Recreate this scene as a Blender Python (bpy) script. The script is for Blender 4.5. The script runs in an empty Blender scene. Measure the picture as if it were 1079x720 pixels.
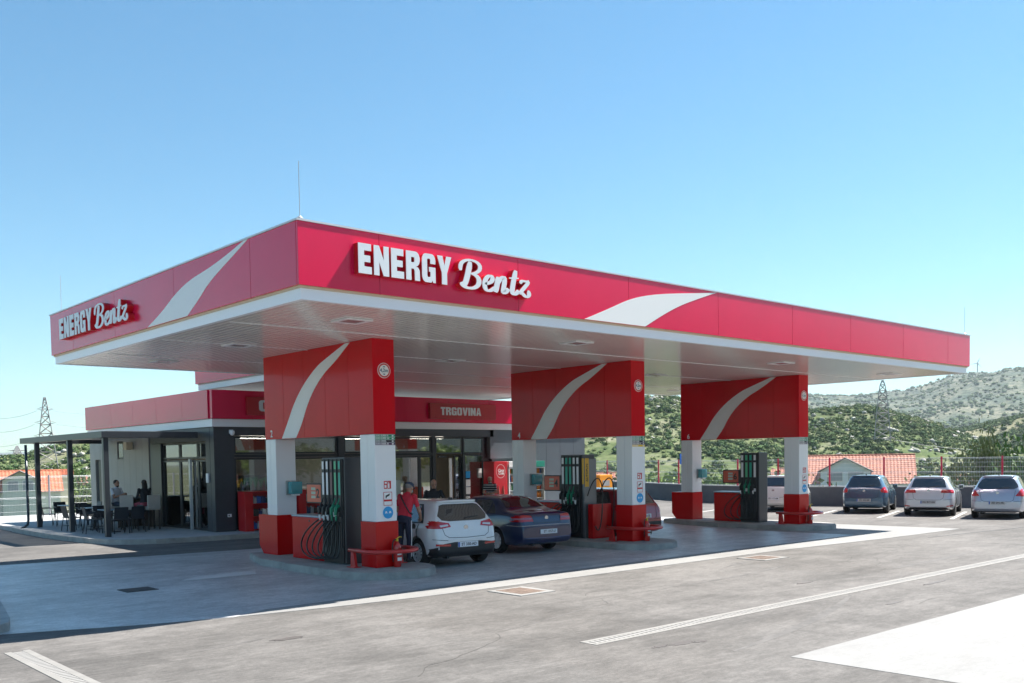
import bpy, bmesh, math, random
import numpy as np
from mathutils import Vector, Matrix, noise
from mathutils.bvhtree import BVHTree
R = math.radians; PI = math.pi
random.seed(7)
S = bpy.context.scene
C = S.collection
# ------------------------------------------------------------------ camera
F_PX, CX, CY = 1015.039, 552.771, 530.405
CAM = Vector((-7.35, -13.093, 2.329))
cd = bpy.data.cameras.new('camera'); cam = bpy.data.objects.new('camera', cd); C.objects.link(cam)
_y, _p, _r = R(42.206), R(-2.637), R(-0.881)
Fv = Vector((math.sin(_y)*math.cos(_p), math.cos(_y)*math.cos(_p), math.sin(_p)))
R0 = Vector((math.cos(_y), -math.sin(_y), 0)); U0 = R0.cross(Fv)
Rv = R0*math.cos(_r)+U0*math.sin(_r); Uv = U0*math.cos(_r)-R0*math.sin(_r)
m = Matrix((Rv, Uv, -Fv)).transposed().to_4x4(); m.translation = CAM
cam.matrix_world = m
cd.sensor_width = 36; cd.lens = F_PX/1079*36
cd.shift_x = -(CX-539.5)/1079; cd.shift_y = (CY-360)/1079
cd.clip_start = .1; cd.clip_end = 20000
S.camera = cam
# ------------------------------------------------------------------ light
SUN = Vector((0.70, -0.155, 1.0)).normalized()
el = math.asin(SUN.z); az = math.atan2(SUN.x, SUN.y)
w = bpy.data.worlds.new('World'); S.world = w; w.use_nodes = True
nt = w.node_tree; nt.nodes.clear()
sky = nt.nodes.new('ShaderNodeTexSky'); sky.sky_type = 'NISHITA'; sky.sun_disc = False
sky.sun_elevation = el; sky.sun_rotation = az
sky.air_density = 1.0; sky.dust_density = 0.15; sky.ozone_density = 1.0; sky.altitude = 0
bg = nt.nodes.new('ShaderNodeBackground'); bg.inputs[1].default_value = 0.12
wo = nt.nodes.new('ShaderNodeOutputWorld')
tint = nt.nodes.new('ShaderNodeMix'); tint.data_type = 'RGBA'; tint.blend_type = 'MULTIPLY'; tint.inputs[0].default_value = 1; tint.inputs[7].default_value = (.425, .555, .57, 1)
gm = nt.nodes.new('ShaderNodeGamma'); gm.inputs[1].default_value = .92
hs = nt.nodes.new('ShaderNodeHueSaturation'); hs.inputs['Saturation'].default_value = 1.18
nt.links.new(sky.outputs[0], gm.inputs[0]); nt.links.new(gm.outputs[0], tint.inputs[6]); nt.links.new(tint.outputs[2], hs.inputs['Color']); nt.links.new(hs.outputs[0], bg.inputs[0]); nt.links.new(bg.outputs[0], wo.inputs[0])
sd = bpy.data.lights.new('sun', 'SUN'); sd.energy = 5.0; sd.angle = R(.53); sd.color = (1, .955, .89)
so = bpy.data.objects.new('sun', sd); C.objects.link(so)
so.rotation_euler = SUN.to_track_quat('Z', 'Y').to_euler(); so.location = (0, 0, 40)
S.view_settings.view_transform = 'Standard'; S.view_settings.look = 'None'
S.view_settings.exposure = 1.47; S.view_settings.gamma = 1
S.render.engine = 'CYCLES'
# ------------------------------------------------------------------ materials
MATS = {}
def mat(name, col, rough=.6, metal=0, coat=0, var=0, vs=3, bump=0, bs=40, spec=.5, emit=None, stretch=None, trans=0, var2=None, coords='Object', coat_r=.05, croll=None):
    if name in MATS: return MATS[name]
    M = bpy.data.materials.new(name); M.use_nodes = True; n = M.node_tree; b = n.nodes['Principled BSDF']; L = n.links.new
    b.inputs['Base Color'].default_value = (*col, 1); b.inputs['Roughness'].default_value = rough
    b.inputs['Metallic'].default_value = metal; b.inputs['Coat Weight'].default_value = coat
    b.inputs['Coat Roughness'].default_value = coat_r
    b.inputs['Specular IOR Level'].default_value = spec; b.inputs['Transmission Weight'].default_value = trans
    tc = n.nodes.new('ShaderNodeTexCoord'); src = tc.outputs[coords]
    if coords == 'World':
        pass
    if stretch:
        mp = n.nodes.new('ShaderNodeMapping'); mp.inputs['Scale'].default_value = stretch[:3]
        if len(stretch) > 3: mp.inputs['Rotation'].default_value = (0, 0, R(stretch[3]))
        L(src, mp.inputs[0]); src = mp.outputs[0]
    if var:
        nz = n.nodes.new('ShaderNodeTexNoise'); nz.inputs['Scale'].default_value = vs; nz.inputs['Detail'].default_value = 8
        nz.inputs['Roughness'].default_value = .65
        L(src, nz.inputs['Vector'])
        cr = n.nodes.new('ShaderNodeValToRGB'); e = cr.color_ramp.elements
        lo = var2 or tuple(c*(1-var) for c in col); hi = tuple(min(1, c*(1+var)) for c in col)
        e[0].position = .33; e[0].color = (*lo, 1); e[1].position = .67; e[1].color = (*hi, 1)
        L(nz.outputs['Fac'], cr.inputs[0]); L(cr.outputs[0], b.inputs['Base Color'])
    if bump:
        nb = n.nodes.new('ShaderNodeTexNoise'); nb.inputs['Scale'].default_value = bs; nb.inputs['Detail'].default_value = 4
        L(tc.outputs[coords], nb.inputs['Vector']); bp = n.nodes.new('ShaderNodeBump'); bp.inputs['Strength'].default_value = bump
        bp.inputs['Distance'].default_value = .02
        L(nb.outputs['Fac'], bp.inputs['Height']); L(bp.outputs[0], b.inputs['Normal'])
    if emit:
        b.inputs['Emission Color'].default_value = (*emit[0], 1); b.inputs['Emission Strength'].default_value = emit[1]
    MATS[name] = M
    return M

def ground_mat(name, col, dark, light, streak_rot=0, rough=.85, cracks=True, patch=.35, fine=.25):
    """worn asphalt / concrete: broad blotches, directional traffic streaks, fine aggregate"""
    M = bpy.data.materials.new(name); M.use_nodes = True; n = M.node_tree; b = n.nodes['Principled BSDF']; L = n.links.new
    g = n.nodes.new('ShaderNodeNewGeometry'); P = g.outputs['Position']
    def nz(scale, detail, stretch=None, rot=0, rg=.6):
        v = P
        if stretch:
            mp = n.nodes.new('ShaderNodeMapping'); mp.inputs['Scale'].default_value = stretch; mp.inputs['Rotation'].default_value = (0, 0, R(rot)); L(v, mp.inputs[0]); v = mp.outputs[0]
        t = n.nodes.new('ShaderNodeTexNoise'); t.inputs['Scale'].default_value = scale; t.inputs['Detail'].default_value = detail; t.inputs['Roughness'].default_value = rg; t.inputs['Distortion'].default_value = .4
        L(v, t.inputs['Vector']); return t.outputs['Fac']
    def ramp(f, p0, c0, p1, c1):
        r = n.nodes.new('ShaderNodeValToRGB'); e = r.color_ramp.elements
        e[0].position = p0; e[0].color = (*c0, 1); e[1].position = p1; e[1].color = (*c1, 1); L(f, r.inputs[0]); return r.outputs[0]
    def mix(t, f, a, c):
        x = n.nodes.new('ShaderNodeMix'); x.data_type = 'RGBA'; x.blend_type = t
        if isinstance(f, float): x.inputs[0].default_value = f
        else: L(f, x.inputs[0])
        L(a, x.inputs[6]); L(c, x.inputs[7]); return x.outputs[2]
    big = ramp(nz(.35, 6), .35, dark, .68, light)
    st = ramp(nz(1.0, 9, (.30, 1.5, 1), streak_rot, .75), .34, dark, .68, light)
    c = mix('MIX', .55, big, st)
    mo = ramp(nz(1.6, 10, rg=.82), .36, (1-fine*.9,)*3, .64, (1+fine*.6,)*3); c = mix('MULTIPLY', 1.0, c, mo)
    md = ramp(nz(7.5, 8, (.5, 1.5, 1), streak_rot, .85), .38, (1-fine*.8,)*3, .62, (1+fine*.6,)*3); c = mix('MULTIPLY', 1.0, c, md)
    ag = ramp(nz(140, 3, rg=.8), .3, (1-fine,)*3, .7, (1+fine,)*3); c = mix('MULTIPLY', 1.0, c, ag)
    fn = ramp(nz(22, 6, rg=.75), .25, (1-fine,)*3, .75, (1+fine,)*3)
    c = mix('MULTIPLY', 1.0, c, fn)
    sp = ramp(nz(4.5, 9, rg=.8), .62, (1, 1, 1), .78, (1-patch,)*3)
    c = mix('MULTIPLY', 1.0, c, sp)
    if cracks:
        d = ramp(nz(.13, 5), .56, (1, 1, 1), .60, (.93, .92, .91)); c = mix('MULTIPLY', 1.0, c, d)
    L(c, b.inputs['Base Color']); b.inputs['Roughness'].default_value = rough; b.inputs['Specular IOR Level'].default_value = .35
    bp = n.nodes.new('ShaderNodeBump'); bp.inputs['Strength'].default_value = .35; bp.inputs['Distance'].default_value = .01
    L(nz(60, 4), bp.inputs['Height']); L(bp.outputs[0], b.inputs['Normal'])
    MATS[name] = M
    return M

ASPHALT = ground_mat('asphalt', (.19,)*3, (.077, .072, .067), (.188, .176, .165), 8)
CONC = ground_mat('forecourt_concrete', (.33,)*3, (.30, .30, .305), (.70, .69, .68), 4, .40, fine=.26, patch=.40)
CONCW = ground_mat('pale_concrete', (.6,)*3, (.225, .22, .212), (.285, .28, .27), 20, .7, fine=.08, patch=.25)
PAVE = ground_mat('terrace_concrete', (.4,)*3, (.36, .36, .35), (.48, .47, .46), 0, .8, fine=.12, patch=.12)
KERB = mat('kerb_concrete', (.34, .335, .32), .85, var=.22, vs=2.5, bump=.3, bs=30)
DARKHOLE = mat('grate_iron', (.05, .045, .045), .6, .5, bump=.3)
RUSTGRATE = mat('rusty_grate', (.20, .145, .115), .7, .2, var=.3, vs=8)
WPAINT = mat('white_road_paint', (.42, .41, .39), .75, var=.12, vs=6)
RED = mat('red_panel', (.66, .002, .056), .22, 0, .30, var=.05, vs=.6, spec=.5, coat_r=.22)
PRED = mat('pillar_red', (.56, .002, .010), .18, 0, .12, spec=.12, var=.07, vs=.9, coat_r=.03, bump=.03, bs=1.1)
BRED = mat('base_red', (.56, .005, .006), .22, 0, .1, spec=.2, coat_r=.1, bump=.02, bs=2)
WHITE = mat('white_trim', (.82, .83, .85), .35, coat=.2)
PWHITE = mat('pillar_white', (.80, .81, .83), .28, .0, .3, bump=.01, bs=2)
SWOOSH = mat('swoosh_white', (.74, .74, .72), .35)
SOFFIT = mat('soffit_strip', (.88, .85, .81), .18, .12, .35, var=.04, vs=.4, coat_r=.12)
GROOVE = mat('soffit_groove', (.12, .12, .12), .7)
BEIGE = mat('beige_trim', (.62, .50, .34), .5)
LETW = mat('letter_face', (.66, .70, .72), .35)
LETR = mat('letter_side_red', (.55, .008, .015), .35)
ANTH = mat('anthracite_panel', (.052, .060, .072), .42, .2, .1, var=.12, vs=1.2)
ANTHL = mat('grey_wall_panel', (.105, .125, .145), .42, .2, .1, var=.08, vs=.8)
FRAME = mat('anthracite_frame', (.040, .045, .052), .35, .3)
BEIGEW = mat('beige_wall_panel', (.36, .34, .315), .5, .1, var=.07, vs=1)
GLASS = mat('window_glass', (.035, .038, .042), .03, 0, 0, spec=.9)
STEEL = mat('steel', (.5, .5, .5), .35, .9)
GALV = mat('galvanised', (.42, .43, .44), .5, .7)
BLACKP = mat('black_plastic', (.018, .018, .02), .4)
RUBBER = mat('rubber', (.016, .016, .017), .75, var=.3, vs=10)
HOSE = mat('hose_rubber', (.012, .012, .013), .35)
DGREY = mat('dark_grey_metal', (.085, .09, .098), .32, .5)
GREEN = mat('green_nozzle', (.01, .22, .12), .4)
ORANGE = mat('orange_panel', (.75, .28, .02), .4)
TEAL = mat('teal_plastic', (.06, .30, .33), .25, coat=.4)
BLUE = mat('sign_blue', (.01, .32, .68), .4)
SIGNW = mat('sign_white', (.8, .8, .8), .4)
SIGNR = mat('sign_red', (.55, .015, .02), .4)
SIGNG = mat('sign_green', (.01, .26, .12), .4)
EXRED = mat('extinguisher_red', (.55, .02, .015), .2, coat=.6)
PINKR = mat('display_red', (.62, .09, .05), .35, coat=.3)
LCD = mat('lcd', (.42, .47, .38), .3)
def cleanglass(name, tint, a=.25):
    M = bpy.data.materials.new(name); M.use_nodes = True; n = M.node_tree; n.nodes.clear()
    o = n.nodes.new('ShaderNodeOutputMaterial'); t = n.nodes.new('ShaderNodeBsdfTransparent'); t.inputs[0].default_value = (*tint, 1)
    g = n.nodes.new('ShaderNodeBsdfGlossy'); g.inputs['Roughness'].default_value = .02
    f = n.nodes.new('ShaderNodeFresnel'); f.inputs[0].default_value = 1.55
    ma = n.nodes.new('ShaderNodeMath'); ma.operation = 'ADD'; ma.inputs[1].default_value = a
    ma.use_clamp = True
    x = n.nodes.new('ShaderNodeMixShader'); n.links.new(f.outputs[0], ma.inputs[0]); n.links.new(ma.outputs[0], x.inputs[0])
    n.links.new(t.outputs[0], x.inputs[1]); n.links.new(g.outputs[0], x.inputs[2]); n.links.new(x.outputs[0], o.inputs[0])
    MATS[name] = M; return M
CLEAR = cleanglass('shop_glass', (.80, .82, .82), .22)
CARGL = cleanglass('car_glass', (.42, .46, .46), .10)
# ------------------------------------------------------------------ mesh helpers
class MB:
    def __init__(s): s.v = []; s.f = []; s.mi = []; s.cur = 0
    def add(s, vs, fs):
        o = len(s.v); s.v += [tuple(v) for v in vs]; s.f += [tuple(o+i for i in f) for f in fs]; s.mi += [s.cur]*len(fs); return s
    def box(s, x0, y0, z0, x1, y1, z1):
        a, b = sorted((x0, x1)); c, d = sorted((y0, y1)); e, f = sorted((z0, z1))
        v = [(a, c, e), (b, c, e), (b, d, e), (a, d, e), (a, c, f), (b, c, f), (b, d, f), (a, d, f)]
        return s.add(v, [(3, 2, 1, 0), (4, 5, 6, 7), (0, 1, 5, 4), (1, 2, 6, 5), (2, 3, 7, 6), (3, 0, 4, 7)])
    def bevbox(s, x0, y0, z0, x1, y1, z1, b=.01):
        bm = bmesh.new(); bmesh.ops.create_cube(bm, size=1)
        for v in bm.verts: v.co = Vector(((x0+x1)/2+v.co.x*abs(x1-x0), (y0+y1)/2+v.co.y*abs(y1-y0), (z0+z1)/2+v.co.z*abs(z1-z0)))
        bmesh.ops.bevel(bm, geom=bm.edges[:], offset=b, segments=2, affect='EDGES', profile=.6)
        bm.verts.index_update(); s.add([v.co for v in bm.verts], [[v.index for v in f.verts] for f in bm.faces]); bm.free(); return s
    def prism(s, pts, axis, a, b):
        """pts 2D polygon; axis 0: (y,z) extruded in x; 1: (x,z) in y; 2: (x,y) in z"""
        def mk(p, t): return (t, p[0], p[1]) if axis == 0 else (p[0], t, p[1]) if axis == 1 else (p[0], p[1], t)
        n = len(pts); v = [mk(p, a) for p in pts]+[mk(p, b) for p in pts]
        bm = bmesh.new(); bv = [bm.verts.new(q) for q in v]
        bm.faces.new(bv[:n]); bm.faces.new(bv[n:][::-1])
        for i in range(n): bm.faces.new((bv[i], bv[n+i], bv[n+(i+1) % n], bv[(i+1) % n]))
        bm.normal_update()
        bmesh.ops.triangulate(bm, faces=[f for f in bm.faces if len(f.verts) > 4])
        bmesh.ops.recalc_face_normals(bm, faces=bm.faces[:])
        bm.verts.index_update(); s.add([q.co for q in bm.verts], [[q.index for q in f.verts] for f in bm.faces]); bm.free(); return s
    def tube(s, path, r, n=8, caps=True):
        P = [Vector(p) for p in path]; rr = r if isinstance(r, (list, tuple)) else [r]*len(P)
        vs = []; fs = []; prev = None
        for i, p in enumerate(P):
            t = (P[min(i+1, len(P)-1)]-P[max(i-1, 0)]).normalized()
            if prev is None:
                u = t.cross(Vector((0, 0, 1)) if abs(t.z) < .9 else Vector((1, 0, 0))).normalized()
            else: u = (prev-t*prev.dot(t)).normalized()
            prev = u; w_ = t.cross(u)
            for k in range(n): a = 2*PI*k/n; vs.append(p+(u*math.cos(a)+w_*math.sin(a))*rr[i])
        for i in range(len(P)-1):
            for k in range(n): fs.append((i*n+k, i*n+(k+1) % n, (i+1)*n+(k+1) % n, (i+1)*n+k))
        if caps: fs.append(tuple(range(n))[::-1]); fs.append(tuple((len(P)-1)*n+k for k in range(n)))
        return s.add(vs, fs)
    def cyl(s, a, b, r, n=16): return s.tube([a, b], r, n)
    def lathe(s, prof, origin, axis='z', n=24, caps=True):
        vs = []; fs = []; o = Vector(origin)
        for (r, h) in prof:
            for k in range(n):
                a = 2*PI*k/n; c, d = r*math.cos(a), r*math.sin(a)
                vs.append(o+Vector((c, d, h) if axis == 'z' else (c, h, d) if axis == 'y' else (h, c, d)))
        for i in range(len(prof)-1):
            for k in range(n): fs.append((i*n+k, i*n+(k+1) % n, (i+1)*n+(k+1) % n, (i+1)*n+k))
        if caps: fs.append(tuple(range(n))); fs.append(tuple((len(prof)-1)*n+k for k in range(n)))
        return s.add(vs, fs)
    def build(s, name, material, parent=None, smooth=False, kind=None, rel=True, fixn=False):
        me = bpy.data.meshes.new(name); vs = s.v
        if parent is not None and rel:
            q = parent; off = Vector((0, 0, 0))
            while q is not None: off += q.location; q = q.parent
            vs = [(v[0]-off.x, v[1]-off.y, v[2]-off.z) for v in vs]
        me.from_pydata([tuple(v) for v in vs], [], s.f)
        ml = material if isinstance(material, (list, tuple)) else [material]
        for q in ml: me.materials.append(q)
        if len(ml) > 1: me.polygons.foreach_set('material_index', s.mi)
        if fixn:
            bm = bmesh.new(); bm.from_mesh(me); bmesh.ops.recalc_face_normals(bm, faces=bm.faces[:]); bm.to_mesh(me); bm.free()
        if smooth: me.polygons.foreach_set('use_smooth', [True]*len(me.polygons))
        me.update()
        if smooth == 'auto':
            me.set_sharp_from_angle(angle=R(40))
        o = bpy.data.objects.new(name, me); C.objects.link(o)
        if parent is not None: o.parent = parent
        if kind: o['kind'] = kind
        return o
def thing(name, label, cat, loc=(0, 0, 0), rz=0, group=None):
    o = bpy.data.objects.new(name, None); C.objects.link(o); o.location = loc; o.rotation_euler = (0, 0, rz); o.empty_display_size = .2
    o['label'] = label; o['category'] = cat
    if group: o['group'] = group
    return o
def tag(o, label, cat, group=None):
    o['label'] = label; o['category'] = cat
    if group: o['group'] = group
    return o
def copy_tree(o, parent=None):
    c = o.copy(); C.objects.link(c); c.parent = parent
    for ch in list(o.children): copy_tree(ch, c)
    return c
def relabel(o, label): o['label'] = label; return o
def mesh_from(o):
    dg = bpy.context.evaluated_depsgraph_get(); dg.update()
    return bpy.data.meshes.new_from_object(o.evaluated_get(dg))
def text_mesh(txt, size, depth=.004, bold=0.0, xs=1.0, shear=0.0, spacing=1.0, align='CENTER'):
    cu = bpy.data.curves.new('t', 'FONT'); cu.body = txt; cu.size = size; cu.extrude = depth/2; cu.offset = bold; cu.shear = shear
    cu.align_x = align; cu.align_y = 'CENTER'; cu.space_character = spacing; cu.resolution_u = 3
    o = bpy.data.objects.new('t', cu); C.objects.link(o)
    me = mesh_from(o); bpy.data.objects.remove(o)
    for v in me.vertices: v.co.x *= xs
    vs = [tuple(v.co) for v in me.vertices]; fs = [tuple(p.vertices) for p in me.polygons]
    bpy.data.meshes.remove(me); return vs, fs
def put_text(mb, txt, size, frame, **k):
    """frame = (origin, right, up, normal)"""
    vs, fs = text_mesh(txt, size, **k); o, r, u, n_ = [Vector(q) for q in frame]
    mb.add([o+r*v[0]+u*v[1]+n_*v[2] for v in vs], fs)
FRONT = lambda x, y, z: ((x, y, z), (1, 0, 0), (0, 0, 1), (0, -1, 0))     # faces -Y
LEFT = lambda x, y, z: ((x, y, z), (0, -1, 0), (0, 0, 1), (-1, 0, 0))      # faces -X
def camdir(px, py):
    return (Fv+Rv*((px-CX)/F_PX)-Uv*((py-CY)/F_PX))
def azel(px, py):
    d = camdir(px, py); h = math.hypot(d.x, d.y); return math.atan2(d.x, d.y), d.z/h
# ================================================================== TERRAIN
def wall_x(y):   # line of the low boundary wall
    if y < 17: return 33.9+(3.68-y)*.318 if y < 12 else 31.25+(12-y)*-.15
    return 32.0+(y-17)*.45
def sm(t): t = max(0, min(1, t)); return t*t*(3-2*t)
def terr(x, y):
    dx = max(0, x-wall_x(y)-.6) if y < 33 else max(0, x-39-.6)
    dy = max(0, y-34)
    z = -5*sm(dx/9)
    if dy > 0:
        a = math.atan2(x-CAM.x, y-CAM.y); k = sm((math.degrees(a)-22)/14)
        z = min(z, -(.7+4.3*k)*sm(dy/7))
    d = math.hypot(x-CAM.x, y-CAM.y)
    if d > 50 and z < -.1: z -= min(5, (d-50)*.055)
    return z-.012
def axis_vals():
    a = list(np.arange(-60, 90, 1.5)); b = []
    q = 90
    while q < 9000: b.append(q); q *= 1.25
    return sorted(a+b+[-x for x in b if x > 60])
XV = axis_vals(); YV = axis_vals()
XV = [min(XV, key=lambda t: 0) for _ in ()] or XV
vs = [(x, y, terr(x, y)) for y in YV for x in XV]
nx = len(XV); fs = [(j*nx+i, j*nx+i+1, (j+1)*nx+i+1, (j+1)*nx+i) for j in range(len(YV)-1) for i in range(nx-1)]
GRASS = ground_mat('dry_grass', (.1,)*3, (.055, .085, .030), (.17, .165, .075), 30, .95, fine=.3, patch=.3)
gd = MB().add(vs, fs).build('ground', GRASS, smooth=True); gd['kind'] = 'structure'
# asphalt yard with its outline along the walls
yard = [(-90, -70), (60, -70), (wall_x(-20)-.02, -20), (wall_x(3)-.02, 3), (31.2, 12), (31.98, 17), (38.8, 32.6), (38.8, 33.2), (-40, 33.2), (-90, 33.2)]
yo = MB().prism([(a, b) for a, b in yard], 2, -.3, 0.0).build('yard_asphalt', ASPHALT); yo['kind'] = 'structure'
# forecourt slab (outline measured from the picture)
slab = [(-3.95, 1.72), (-2.3, 1.05), (-.9, .62), (.6, .38), (2.2, .22), (5.2, .15), (9, .12), (13, .1), (17.5, -.25), (22.0, -.35), (21.7, 4.4), (21.6, 12), (12, 11.2), (4.8, 11.1), (1.7, 11.5), (0, 11.9), (-4.2, 12.4), (-9, 12.6), (-9, 1.8)]
MB().prism(slab, 2, -.2, .004).build('forecourt_slab', CONC)['kind'] = 'structure'
# sunlit margin of the slab, its light put into a separate concrete tone
rim = [(-.9, .60), (.6, .36), (2.2, .20), (5.2, .13), (9, .10), (13, .08), (17.5, -.27), (22.02, -.37), (21.75, 4.4), (17.9, 4.4), (18.2, .95), (13, 1.05), (9, 1.05), (2.2, 1.0), (-.2, .95)]
MB().prism(rim, 2, -.19, .008).build('slab_lit_band', CONCW)['kind'] = 'structure'
MB().prism([(2.3, -6.98), (45, -6.98), (45, -24), (2.62, -24)], 2, -.2, .004).build('bright_concrete_slab', CONCW)['kind'] = 'structure'
MB().prism([(.45, 5.75), (.75, 5.62), (2.0, 5.66), (2.25, 6.2), (.95, 6.14)], 2, 0, .009).build('repair_patch', mat('fresh_concrete', (.62, .61, .60), .8, var=.05))['kind'] = 'structure'
# expansion seam in asphalt at the right
MB().prism([(18.6, -.95), (30, -2.2), (30, -2.26), (18.6, -1.02)], 2, -.1, .003).build('asphalt_seam', mat('seam', (.06, .06, .06), .8), kind='structure')
# oil stains
def blotch(cx, cy, rx, ry, seed, z=.0035):
    r = random.Random(seed); pts = []
    for k in range(22):
        a = 2*PI*k/22; q = .6+.5*r.random(); pts.append((cx+rx*q*math.cos(a), cy+ry*q*math.sin(a)))
    return pts
st = MB()
for i, (a, b, c_, d_) in enumerate([(2.1, -5.55, .22, .09), (1.75, -5.5, .16, .05), (6.9, -5.9, .3, .04), (2.35, -5.65, .12, .06), (8.1, -3.6, .3, .05), (-1.2, -1.6, .25, .10), (9.6, -5.3, .45, .05)]): st.prism(blotch(a, b, c_, d_, i), 2, -.01, .0034+.0002*i)
st.build('oil_stains', mat('oil', (.085, .075, .07), .6), kind='structure')
tm_ = MB(); rt = random.Random(3)
for k in range(7):
    x0_, y0_ = rt.uniform(-3, 14), rt.uniform(-6.5, -.6); L0 = rt.uniform(1.5, 6); a0_ = R(rt.uniform(-6, 22)); cv = rt.uniform(-.05, .05); wd_ = rt.uniform(.015, .09); A_ = []; B_ = []
    for q_ in range(9):
        f_ = q_/8; a_ = a0_+cv*f_*6; px_ = x0_+L0*f_*math.cos(a_); py_ = y0_+L0*f_*math.sin(a_); h_ = wd_*(.25+.75*math.sin(PI*f_)); A_.append((px_, py_+h_)); B_.append((px_, py_-h_))
    tm_.prism(A_+B_[::-1], 2, -.01, .0011+.00012*k)
tm_.build('tyre_marks', mat('tyre_mark', (.105, .098, .092), .8, var=.35, vs=3), kind='structure')
cr_ = MB(); rc_ = random.Random(11)
for k in range(8):
    x_, y_ = rc_.uniform(-3.5, 13), rc_.uniform(-6.8, -1); a_ = rc_.uniform(-.3, .5) if k % 2 else rc_.uniform(1.2, 2.0); A_ = []; B_ = []
    for q_ in range(26):
        A_.append((x_, y_+.005)); B_.append((x_+.003, y_-.003)); a_ += rc_.uniform(-.35, .35); x_ += .13*math.cos(a_); y_ += .13*math.sin(a_)*.8; a_ *= .97
    for q_ in range(25): cr_.add([(*A_[q_], .0024+.0001*k), (*B_[q_], .0024+.0001*k), (*B_[q_+1], .0024+.0001*k), (*A_[q_+1], .0024+.0001*k)], [(0, 1, 2, 3)])
cr_.build('asphalt_cracks', mat('crack_dark', (.05, .047, .044), .9), kind='structure')
# painted parking bay lines
pl = MB()
dirv = Vector((math.cos(R(17.5)), math.sin(R(17.5)), 0)); nor = Vector((-dirv.y, dirv.x, 0))
for k in range(-2, 5):
    o = Vector((26.2, 1.75, 0))+nor*(k*2.45)+dirv*(-.0)
    a = o; b = o+dirv*4.6; hw = nor*.065
    pl.prism([(a+hw).xy[:], (b+hw).xy[:], (b-hw).xy[:], (a-hw).xy[:]], 2, -.01, .005)
pl.build('parking_lines', WPAINT, kind='structure')
# kerb corner at the left edge of the picture
MB().prism([(-3.68, 1.85), (-3.55, 2.3), (-3.2, 4.2), (-3.1, 5.2), (-3.4, 6.6), (-4.2, 7.6), (-9, 7.8), (-9, 1.5), (-4.2, 1.42)], 2, -.1, .13).build('kerb', KERB, kind='structure')
# terrace pavement
ter = [(2.13, 24.6), (2.05, 20.5), (2.12, 18.75), (2.3, 17), (2.55, 15.95), (2.95, 15.4), (3.55, 14.98), (4.2, 14.85), (5.2, 14.7), (6.8, 14.62), (9.5, 14.5), (24.5, 14.5), (24.5, 34), (2.4, 34)]
MB().prism([(x+.1, y) for x, y in ter], 2, -.1, .147).build('terrace_pavement', PAVE, kind='structure')
def kerb_run(pts, w_, z1):
    m_ = MB()
    P = [Vector((a, b, 0)) for a, b in pts]
    for i in range(len(P)-1):
        d = (P[i+1]-P[i]); L_ = d.length; n_ = max(1, round(L_/.8)); t = d/L_; nn = Vector((-t.y, t.x, 0))
        for k in range(n_):
            a = P[i]+t*(L_*k/n_+.004); b = P[i]+t*(L_*(k+1)/n_-.004)
            m_.prism([a.xy[:], b.xy[:], (b+nn*w_).xy[:], (a+nn*w_).xy[:]], 2, -.1, z1)
    return m_
kerb_run(ter[:12], .13, .15).build('terrace_kerb', KERB, kind='structure')

# drains ------------------------------------------------------------
def drain(loc, rz, L_, label):
    t = thing('drain_channel', label, 'drain', loc, rz)
    a = MB(); a.box(0, 0, -.05, L_, .085, .006); a.box(0, .215, -.05, L_, .30, .006)
    a.build('concrete_edge', mat('drain_edge', (.225, .215, .20), .75, var=.1), t, rel=False)
    g = MB(); n_ = int(L_/.09)
    for k in range(n_): g.box(k*.09+.010, .0865, -.02, k*.09+.072, .2135, .004)
    g.build('grating', mat('drain_grating', (.27, .26, .245), .7, 0), t, rel=False)
    MB().box(0, .086, -.06, L_, .214, -.015).build('channel', DARKHOLE, t, rel=False)
    return t
drain((1.27, -4.88, 0), 0, 38, 'long slotted drain channel running across the open asphalt')
drain((-3.87, -9.8, 0), R(90), 9.95, 'drain channel in the bottom left foreground pointing at the slab corner')
def manhole(x0, y0, x1, y1, m_, label, rimw=.12):
    t = thing('manhole_grate', label, 'manhole', ((x0+x1)/2, (y0+y1)/2, 0), 0, 'floor grates of the forecourt')
    if rimw:
        a = MB()
        a.box(x0-rimw, y0-rimw, -.05, x1+rimw, y0, .0125); a.box(x0-rimw, y1, -.05, x1+rimw, y1+rimw*.7, .0125)
        a.box(x0-rimw, y0, -.05, x0, y1, .0125); a.box(x1, y0, -.05, x1+rimw, y1, .0125)
        a.build('rim', CONCW, t)
    g = MB(); nb = 9
    for k in range(nb):
        xx = x0+(x1-x0)*(k+.5)/nb; g.box(xx-.025, y0+.01, -.03, xx+.025, y1-.01, .0145)
    g.box(x0, y0, -.03, x1, y0+.02, .015); g.box(x0, y1-.02, -.03, x1, y1, .015); g.box(x0, (y0+y1)/2-.02, -.03, x1, (y0+y1)/2+.02, .0135)
    g.build('grate', m_, t); MB().box(x0, y0, -.05, x1, y1, .0095).build('pit', DARKHOLE, t)
manhole(3.62, -.88, 4.2, -.2, RUSTGRATE, 'pale framed floor grate in front of the nearest pump island')
manhole(10.9, -.86, 11.6, -.3, RUSTGRATE, 'reddish floor grate at the slab edge before the middle island')
manhole(-1.0, 4.72, -.42, 5.24, DARKHOLE, 'dark floor grate in the shaded concrete left of the islands', 0)
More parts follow.
